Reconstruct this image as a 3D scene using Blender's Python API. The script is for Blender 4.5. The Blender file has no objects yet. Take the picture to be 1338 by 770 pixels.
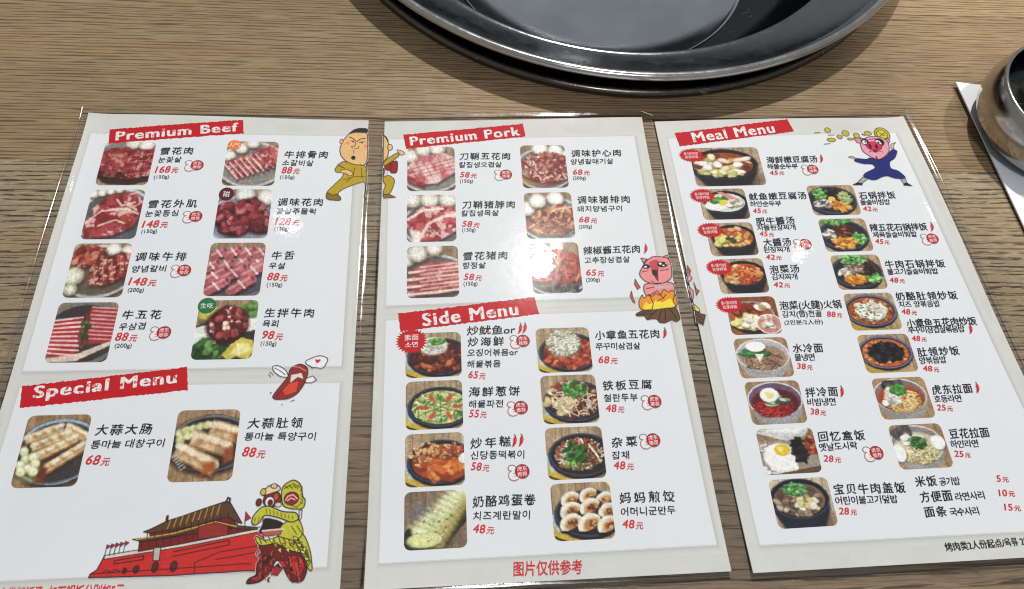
import bpy, bmesh, math, random
import numpy as np
from mathutils import Matrix, Vector

# ------------------------------------------------------------------ camera, world, lamps, exposure
CAMD = {'loc': (0, 0, 0.35037), 'right': [0.997681, -0.028301, 0.061899], 'up': [-0.001113, 0.902543, 0.430598], 'back': [-0.068053, -0.429668, 0.900419], 'lens': 24.2141}
sc = bpy.context.scene
COL = sc.collection
cam_d = bpy.data.cameras.new('camera')
cam_d.sensor_width = 36.0
cam_d.sensor_fit = 'HORIZONTAL'
cam_d.lens = CAMD['lens']
cam_d.clip_start = 0.01
cam_d.clip_end = 60
cam = bpy.data.objects.new('camera', cam_d)
COL.objects.link(cam)
r, u, b = CAMD['right'], CAMD['up'], CAMD['back']
cam.matrix_world = Matrix(((r[0], u[0], b[0], 0), (r[1], u[1], b[1], 0), (r[2], u[2], b[2], CAMD['loc'][2]), (0, 0, 0, 1)))
sc.camera = cam

world = bpy.data.worlds.new('World')
sc.world = world
world.use_nodes = True
bg = world.node_tree.nodes['Background']
bg.inputs[0].default_value = (0.88, 0.95, 1.0, 1)
bg.inputs[1].default_value = 0.25

def spot(name, loc, target, power, radius, size, blend, col):
    d = bpy.data.lights.new(name, 'SPOT')
    d.energy = power
    d.shadow_soft_size = radius
    d.spot_size = math.radians(size)
    d.spot_blend = blend
    d.color = col
    o = bpy.data.objects.new(name, d)
    COL.objects.link(o)
    o.location = loc
    o.rotation_euler = (Vector(target) - Vector(loc)).to_track_quat('-Z', 'Y').to_euler()
    return o
# recessed ceiling spots: the main one beyond the grill, a narrow one over the cup, two weak ones beside; plus an added, unseen fill spot behind the viewer
spot('ceiling_or_fill_spot', (0.2166, 1.0133, 1.5), (0.1, 0.35, 0), 82, 0.029, 110, 0.6, (1.0, 0.965, 0.91))
spot('ceiling_or_fill_spot', (0.98, 0.45, 1.5), (0.66, 0.38, 0), 60, 0.04, 27, 0.35, (1.0, 0.94, 0.84))
spot('ceiling_or_fill_spot', (1.0541, 1.0176, 1.5), (0.35, 0.35, 0), 0.4, 0.025, 110, 0.6, (1.0, 0.97, 0.92))
spot('ceiling_or_fill_spot', (-0.5451, 1.1292, 1.5), (0.0, 0.3, 0), 0.22, 0.025, 110, 0.6, (0.97, 0.98, 1.0))
spot('ceiling_or_fill_spot', (0.20, -0.75, 1.6), (0.03, -0.05, 0), 36, 0.13, 90, 0.8, (0.97, 0.98, 1.0))  # added fill lamp, no known source: brightens the near end of the menu

sc.view_settings.view_transform = 'Standard'
sc.view_settings.look = 'None'
sc.view_settings.exposure = 0.24
sc.view_settings.gamma = 1.0
sc.view_settings.use_curve_mapping = False
sc.cycles.filter_width = 1.15
sc.cycles.max_bounces = 8
sc.cycles.transparent_max_bounces = 12
sc.cycles.sample_clamp_indirect = 6.0
sc.cycles.caustics_reflective = False

# ------------------------------------------------------------------ layout of the print, in millimetres from each panel's top left corner
PANELS = [(-0.23063, 0.28641, 0.01319), (-0.05285, 0.28748, 0.03203), (0.1255, 0.2909, 0.03565)]
TEXTS = [
 (0,'n','雪花肉',48.2,26.2,67.2,25.9),
 (0,'k','눈꽃살',48.0,32.5,61.4,32.3),
 (0,'p','168',47.4,39.7,60.7,39.4),
 (0,'w','(150g)',47.6,45.3,56.2,44.9),
 (0,'n','雪花外肌',47.8,63.5,74.9,63.1),
 (0,'k','눈꽃등심',47.2,70.1,65.5,69.6),
 (0,'p','148',46.7,77.2,61.0,76.8),
 (0,'w','(150g)',47.2,82.2,55.7,81.8),
 (0,'n','牛排骨肉',121.0,28.1,146.9,28.0),
 (0,'k','소갈비살',120.2,34.0,138.8,34.4),
 (0,'p','88',120.5,39.5,131.1,39.7),
 (0,'w','(150g)',119.9,44.7,128.4,44.8),
 (0,'n','调味花肉',120.4,62.1,146.5,62.2),
 (0,'k','꽃살주물럭',120.1,68.4,142.9,68.5),
 (0,'p','128',120.3,75.1,133.9,75.7),
 (0,'w','(120g)',120.5,80.3,128.4,80.6),
 (0,'n','调味牛排',47.0,97.9,74.4,97.8),
 (0,'k','양념갈비',46.5,105.7,64.7,105.4),
 (0,'p','148',46.1,113.2,60.9,113.8),
 (0,'w','(200g)',46.7,118.8,55.1,118.8),
 (0,'n','牛五花',46.6,133.0,66.8,133.0),
 (0,'k','우삼겹',46.3,140.0,59.8,139.8),
 (0,'p','88',45.6,145.7,56.8,146.1),
 (0,'w','(200g)',46.2,151.1,54.8,151.1),
 (0,'n','牛舌',120.7,97.8,133.4,97.7),
 (0,'k','우설',119.9,104.1,128.6,104.4),
 (0,'p','88',119.8,111.0,130.9,111.6),
 (0,'w','(150g)',120.0,116.4,128.5,116.4),
 (0,'n','生拌牛肉',120.6,133.0,147.2,133.4),
 (0,'k','육회',120.3,139.3,128.9,139.5),
 (0,'p','98',121.1,145.9,132.0,146.8),
 (0,'w','(150g)',120.7,151.2,128.9,151.4),
 (0,'n','大蒜大肠',46.0,195.4,73.2,195.6),
 (0,'k','통마늘 대창구이',45.4,202.6,80.5,202.7),
 (0,'p','68',44.8,210.1,56.2,210.8),
 (0,'n','大蒜肚领',119.2,193.9,146.4,194.1),
 (0,'k','통마늘 특양구이',118.5,200.6,153.5,201.3),
 (0,'p','88',118.5,208.2,129.7,209.3),
 (1,'n','刀鞘五花肉',48.4,28.5,80.0,28.7),
 (1,'k','칼집생오겹살',48.1,34.8,74.4,34.9),
 (1,'p','58',48.3,42.0,58.6,42.7),
 (1,'w','(150g)',48.2,47.1,56.2,47.1),
 (1,'n','刀鞘猪脖肉',49.0,63.7,80.7,64.1),
 (1,'k','칼집생목살',48.5,69.7,70.7,69.9),
 (1,'p','58',48.6,76.9,59.0,77.7),
 (1,'w','(150g)',48.5,81.5,56.4,81.5),
 (1,'n','调味护心肉',118.3,27.2,150.1,27.0),
 (1,'k','양념갈매기살',117.4,33.6,144.4,33.5),
 (1,'p','68',117.9,41.4,128.5,41.7),
 (1,'w','(200g)',117.5,46.2,125.6,46.2),
 (1,'n','调味猪排肉',118.6,61.8,151.0,61.7),
 (1,'k','돼지양념구이',117.8,68.4,145.4,68.4),
 (1,'p','68',118.2,75.7,129.1,76.4),
 (1,'w','(200g)',117.5,81.2,125.5,81.0),
 (1,'n','雪花猪肉',48.7,98.6,74.2,98.7),
 (1,'k','항정살',48.2,104.7,61.4,104.9),
 (1,'p','58',48.5,111.9,58.8,112.6),
 (1,'w','(150g)',48.3,116.7,56.2,116.8),
 (1,'n','辣椒酱五花肉',118.5,97.1,152.4,96.5),
 (1,'k','고추장삼겹살',118.4,103.5,145.4,103.3),
 (1,'p','65',118.6,111.4,129.1,111.9),
 (1,'w','(200g)',118.1,116.5,126.0,116.4),
 (1,'n','炒鱿鱼or',49.1,145.0,75.7,145.4),
 (1,'n','炒海鲜',49.4,151.5,69.1,151.9),
 (1,'k','오징어볶음or',49.0,157.9,76.3,158.5),
 (1,'k','해물볶음',48.8,164.4,66.7,164.7),
 (1,'p','65',49.3,170.2,58.3,171.0),
 (1,'n','海鲜葱饼',49.2,179.6,75.9,180.2),
 (1,'k','해물파전',48.9,186.3,66.8,186.7),
 (1,'p','55',48.8,191.3,58.0,191.9),
 (1,'n','小章鱼五花肉',119.3,150.3,155.7,150.4),
 (1,'k','쭈꾸미삼겹살',119.0,156.8,144.0,157.2),
 (1,'p','68',119.7,164.4,130.2,165.1),
 (1,'n','铁板豆腐',120.3,179.1,147.2,179.3),
 (1,'k','철판두부',120.1,185.9,138.3,186.1),
 (1,'p','48',120.5,191.4,130.4,192.1),
 (1,'n','炒年糕',48.9,206.7,69.6,206.5),
 (1,'k','신당동떡볶이',49.0,212.8,76.2,213.5),
 (1,'p','58',48.9,218.2,58.2,219.2),
 (1,'n','奶酪鸡蛋卷',49.0,235.5,80.1,235.7),
 (1,'k','치즈계란말이',49.1,242.2,77.0,242.9),
 (1,'p','48',48.9,248.0,59.1,248.9),
 (1,'n','杂菜',121.3,209.6,134.9,209.4),
 (1,'k','잡채',120.8,216.1,129.9,216.2),
 (1,'p','48',121.0,221.1,131.4,221.9),
 (1,'n','妈妈煎饺',121.8,237.1,149.9,237.7),
 (1,'k','어머니군만두',121.8,243.9,149.2,244.3),
 (1,'p','48',121.8,249.6,132.1,250.5),
 (2,'n','海鲜嫩豆腐汤',64.7,32.2,98.3,32.2),
 (2,'k','해물순두부',64.1,37.3,84.0,37.3),
 (2,'p','45',64.4,42.2,73.9,42.2),
 (2,'n','鱿鱼嫩豆腐汤',47.1,59.6,83.9,59.6),
 (2,'k','하얀순두부',46.7,64.9,66.5,64.9),
 (2,'p','45',47.3,69.9,56.4,70.1),
 (2,'n','肥牛醬汤',47.4,77.4,71.9,77.2),
 (2,'k','차돌된장찌개',47.3,81.8,71.5,82.1),
 (2,'p','45',47.9,86.1,56.7,86.7),
 (2,'n','大醬汤',48.7,92.3,66.0,92.2),
 (2,'k','된장찌개',47.9,97.0,64.0,97.1),
 (2,'p','42',48.1,102.1,57.7,102.6),
 (2,'n','泡菜汤',48.5,110.3,66.6,110.2),
 (2,'k','김치찌개',48.7,115.2,64.4,115.4),
 (2,'p','42',48.6,120.3,58.5,120.8),
 (2,'n','泡菜(火腿)火锅',49.1,134.0,86.1,134.2),
 (2,'k','김치(햄)전골',49.4,139.3,72.8,139.6),
 (2,'p','88',75.7,139.9,84.7,140.5),
 (2,'w','(2인분/2人份)',49.5,144.3,72.0,144.7),
 (2,'n','石锅拌饭',117.9,60.3,142.2,60.2),
 (2,'k','돌솥비빔밥',117.5,65.3,137.2,65.2),
 (2,'p','42',117.8,70.0,127.3,70.5),
 (2,'n','辣五花石锅拌饭',118.2,83.6,155.4,83.7),
 (2,'k','제육돌솥비빔밥',118.6,88.7,147.2,88.7),
 (2,'p','45',118.9,93.1,127.8,93.9),
 (2,'n','牛肉石锅拌饭',120.2,109.0,157.9,109.3),
 (2,'k','불고기돌솥비빔밥',120.2,114.0,152.1,114.3),
 (2,'p','48',119.9,119.4,129.2,120.0),
 (2,'n','奶酪肚领炒饭',120.2,130.1,158.2,130.4),
 (2,'k','치즈 양볶음밥',120.5,135.2,145.9,135.4),
 (2,'p','48',120.8,139.7,130.0,140.6),
 (2,'n','小章鱼五花肉炒饭',121.4,147.2,163.8,147.2),
 (2,'k','쭈꾸미삼겹살볶음밥',121.1,151.4,155.2,151.8),
 (2,'p','48',121.7,156.4,130.2,157.1),
 (2,'n','水冷面',50.4,159.7,68.2,160.2),
 (2,'k','물냉면',50.3,165.0,62.0,165.3),
 (2,'p','38',50.4,170.1,59.2,170.9),
 (2,'n','拌冷面',51.4,185.2,69.9,185.5),
 (2,'k','비빔냉면',51.1,190.5,67.1,190.9),
 (2,'p','38',51.5,195.7,60.0,196.6),
 (2,'n','回忆盒饭',52.2,209.3,77.9,209.6),
 (2,'k','옛날도시락',51.4,214.9,72.4,214.8),
 (2,'n','肚领炒饭',122.0,164.8,147.0,164.7),
 (2,'k','양볶음밥',121.7,169.8,137.7,169.7),
 (2,'p','48',122.3,174.4,131.5,175.3),
 (2,'n','虎东拉面',123.0,186.9,146.8,187.1),
 (2,'k','호동라면',122.6,192.0,138.4,192.2),
 (2,'p','25',122.5,196.8,131.5,197.6),
 (2,'n','豆花拉面',124.3,211.4,147.2,211.7),
 (2,'k','하얀라면',123.2,216.8,138.8,217.1),
 (2,'p','25',123.4,221.9,132.3,222.8),
 (2,'p','28',52.1,220.7,61.4,221.7),
 (2,'n','宝贝牛肉盖饭',53.2,236.4,91.3,237.5),
 (2,'k','어린이불고기덮밥',52.7,242.0,85.5,242.9),
 (2,'p','28',53.0,247.1,62.3,247.9),
 (2,'n','米饭',97.3,235.0,109.1,235.1),
 (2,'k','공기밥',110.3,235.6,121.7,235.8),
 (2,'n','方便面',97.3,242.8,114.9,242.9),
 (2,'k','라면사리',116.0,243.6,132.1,243.5),
 (2,'n','面条',97.3,250.2,109.0,250.4),
 (2,'k','국수사리',110.4,250.8,126.0,251.0),
 (2,'p','5',141.6,235.8,148.3,236.2),
 (2,'p','10',139.9,243.0,148.8,243.5),
 (2,'p','15',140.0,250.1,148.8,250.8),
 (1,'r','图片仅供参考',67.1,267.0,100.1,267.9),
 (2,'s','烤肉类2人份起点/육류 2인분',101.7,267.2,150.2,266.7),
 (0,'r','烤肉类拌饭汤+加石锅饭分别加5元',16.6,269.4,74.8,269.8),
]
PHOTOS = [
 (0,'A1',29.9,34.9,29.5,31.1),
 (0,'A2',29.6,70.1,29.7,33.1),
 (0,'A3',28.6,106.0,30.8,33.4),
 (0,'A4',28.3,142.6,30.8,34.1),
 (0,'B1',101.8,34.6,30.2,32.1),
 (0,'B2',101.7,69.8,30.1,33.2),
 (0,'B3',101.6,105.9,30.3,33.4),
 (0,'B4',101.3,142.3,31.2,34.3),
 (0,'C1',27.6,204.9,30.2,35.3),
 (0,'C2',99.7,204.3,30.6,35.6),
 (1,'D1',31.0,37.3,29.0,32.3),
 (1,'D2',30.8,72.4,28.7,32.3),
 (1,'D3',31.2,107.9,29.1,32.9),
 (1,'E1',100.4,36.6,28.2,32.2),
 (1,'E2',100.7,72.1,28.7,32.2),
 (1,'E3',101.5,107.6,28.4,32.9),
 (1,'F1',31.0,158.1,29.6,25.3),
 (1,'F2',31.1,185.7,29.3,25.8),
 (1,'F3',31.0,213.9,29.5,26.4),
 (1,'F4',31.0,242.8,29.9,27.0),
 (1,'G1',101.4,158.0,29.5,25.6),
 (1,'G2',101.9,185.6,29.6,26.2),
 (1,'G3',102.1,213.8,29.6,26.4),
 (1,'G4',102.8,242.4,30.0,27.1),
 (2,'H1',38.3,36.4,45.0,29.4),
 (2,'H2',30.6,64.3,29.3,22.2),
 (2,'H3',30.4,89.1,29.0,22.7),
 (2,'H4',31.2,113.8,28.9,22.6),
 (2,'H5',32.6,139.0,29.2,23.1),
 (2,'H6',32.9,164.3,30.4,23.2),
 (2,'H7',33.8,189.8,30.4,23.6),
 (2,'H8',34.7,215.8,30.7,23.6),
 (2,'H9',35.8,242.0,31.1,23.9),
 (2,'I1',100.8,63.3,30.8,21.9),
 (2,'I2',101.6,88.3,30.0,22.9),
 (2,'I3',102.7,113.5,30.4,22.8),
 (2,'I4',103.6,139.0,30.1,23.1),
 (2,'I5',104.7,164.6,30.3,22.6),
 (2,'I6',105.6,190.6,30.3,23.1),
 (2,'I7',106.6,217.0,29.4,23.4),
]
STAMPS = [
 (0,69.0,36.2),
 (0,73.4,71.7),
 (0,72.4,106.5),
 (0,67.8,143.5),
 (1,74.5,42.2),
 (1,77.5,152.0),
 (1,73.9,189.1),
 (1,145.1,188.6),
 (1,72.4,221.8),
 (1,141.3,209.1),
 (2,91.2,39.9),
 (2,72.6,93.9),
 (2,154.0,92.1),
 (2,79.5,219.1),
]
CHILIS = [
 (1,155.5,96.6),
 (1,78.2,144.9),
 (1,80.7,144.7),
 (1,158.5,150.2),
 (1,71.3,206.6),
 (1,74.7,206.4),
 (2,100.8,32.1),
 (2,158.1,84.2),
 (2,158.4,152.1),
 (2,71.8,185.6),
 (2,149.5,187.0),
]
BURSTS = [
 (2,16.5,27.4,8.2,5.4,'돌나물비빔밥','豆芽拌饭'),
 (2,18.0,58.0,8.2,5.4,'돌나물비빔밥','豆芽拌饭'),
 (2,18.2,82.6,8.2,5.4,'돌나물비빔밥','豆芽拌饭'),
 (2,18.8,107.8,8.2,5.4,'돌나물비빔밥','豆芽拌饭'),
 (2,20.0,132.1,8.2,5.4,'돌나물비빔밥','豆芽拌饭'),
 (1,19.3,149.9,8.6,7.6,'素面','소면'),
]
TAGS = [
 (0,90.6,21.3,3.9,3.6,'人气',(0.8,0.2,0.03)),
 (0,90.5,56.6,4.3,4.6,'甜',(0.1,0.008,0.015)),
 (0,89.7,128.3,4.8,4.7,'生吃',(0.01,0.16,0.05)),
]
BOXES = [
 (0,[(5.5,13.2),(162.5,13.7),(163.6,164.1),(3.7,163.9)]),
 (0,[(4.6,172.5),(163.4,173.4),(163.2,262.7),(2.6,263.5)]),
 (1,[(5.2,15.0),(160.4,14.1),(161.8,127.4),(5.4,128.4)]),
 (1,[(5.4,137.3),(162.6,136.0),(166.9,261.6),(4.6,261.1)]),
 (2,[(3.8,14.0),(157.6,11.7),(175.7,262.6),(9.0,260.7)]),
]
BANNERS = [
 (0,'Premium Beef',[(15.6,10.2),(93.6,2.4),(95.0,12.5),(16.8,20.5)],[(20.0,15.1),(91.2,7.8)]),
 (0,'Special Menu',[(5.4,171.9),(84.8,163.3),(87.2,175.8),(7.1,183.3)],[(11.8,176.3),(80.8,169.6)]),
 (1,'Premium Pork',[(14.0,11.5),(89.4,3.7),(90.6,13.6),(15.7,22.2)],[(18.0,16.6),(87.1,9.4)]),
 (1,'Side Menu',[(12.0,133.4),(87.7,126.0),(89.6,136.5),(13.3,144.1)],[(25.0,137.8),(78.0,132.8)]),
 (2,'Meal Menu',[(8.7,9.8),(85.9,0.4),(88.5,9.9),(10.3,20.2)],[(19.6,13.6),(75.4,7.0)]),
]
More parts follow.
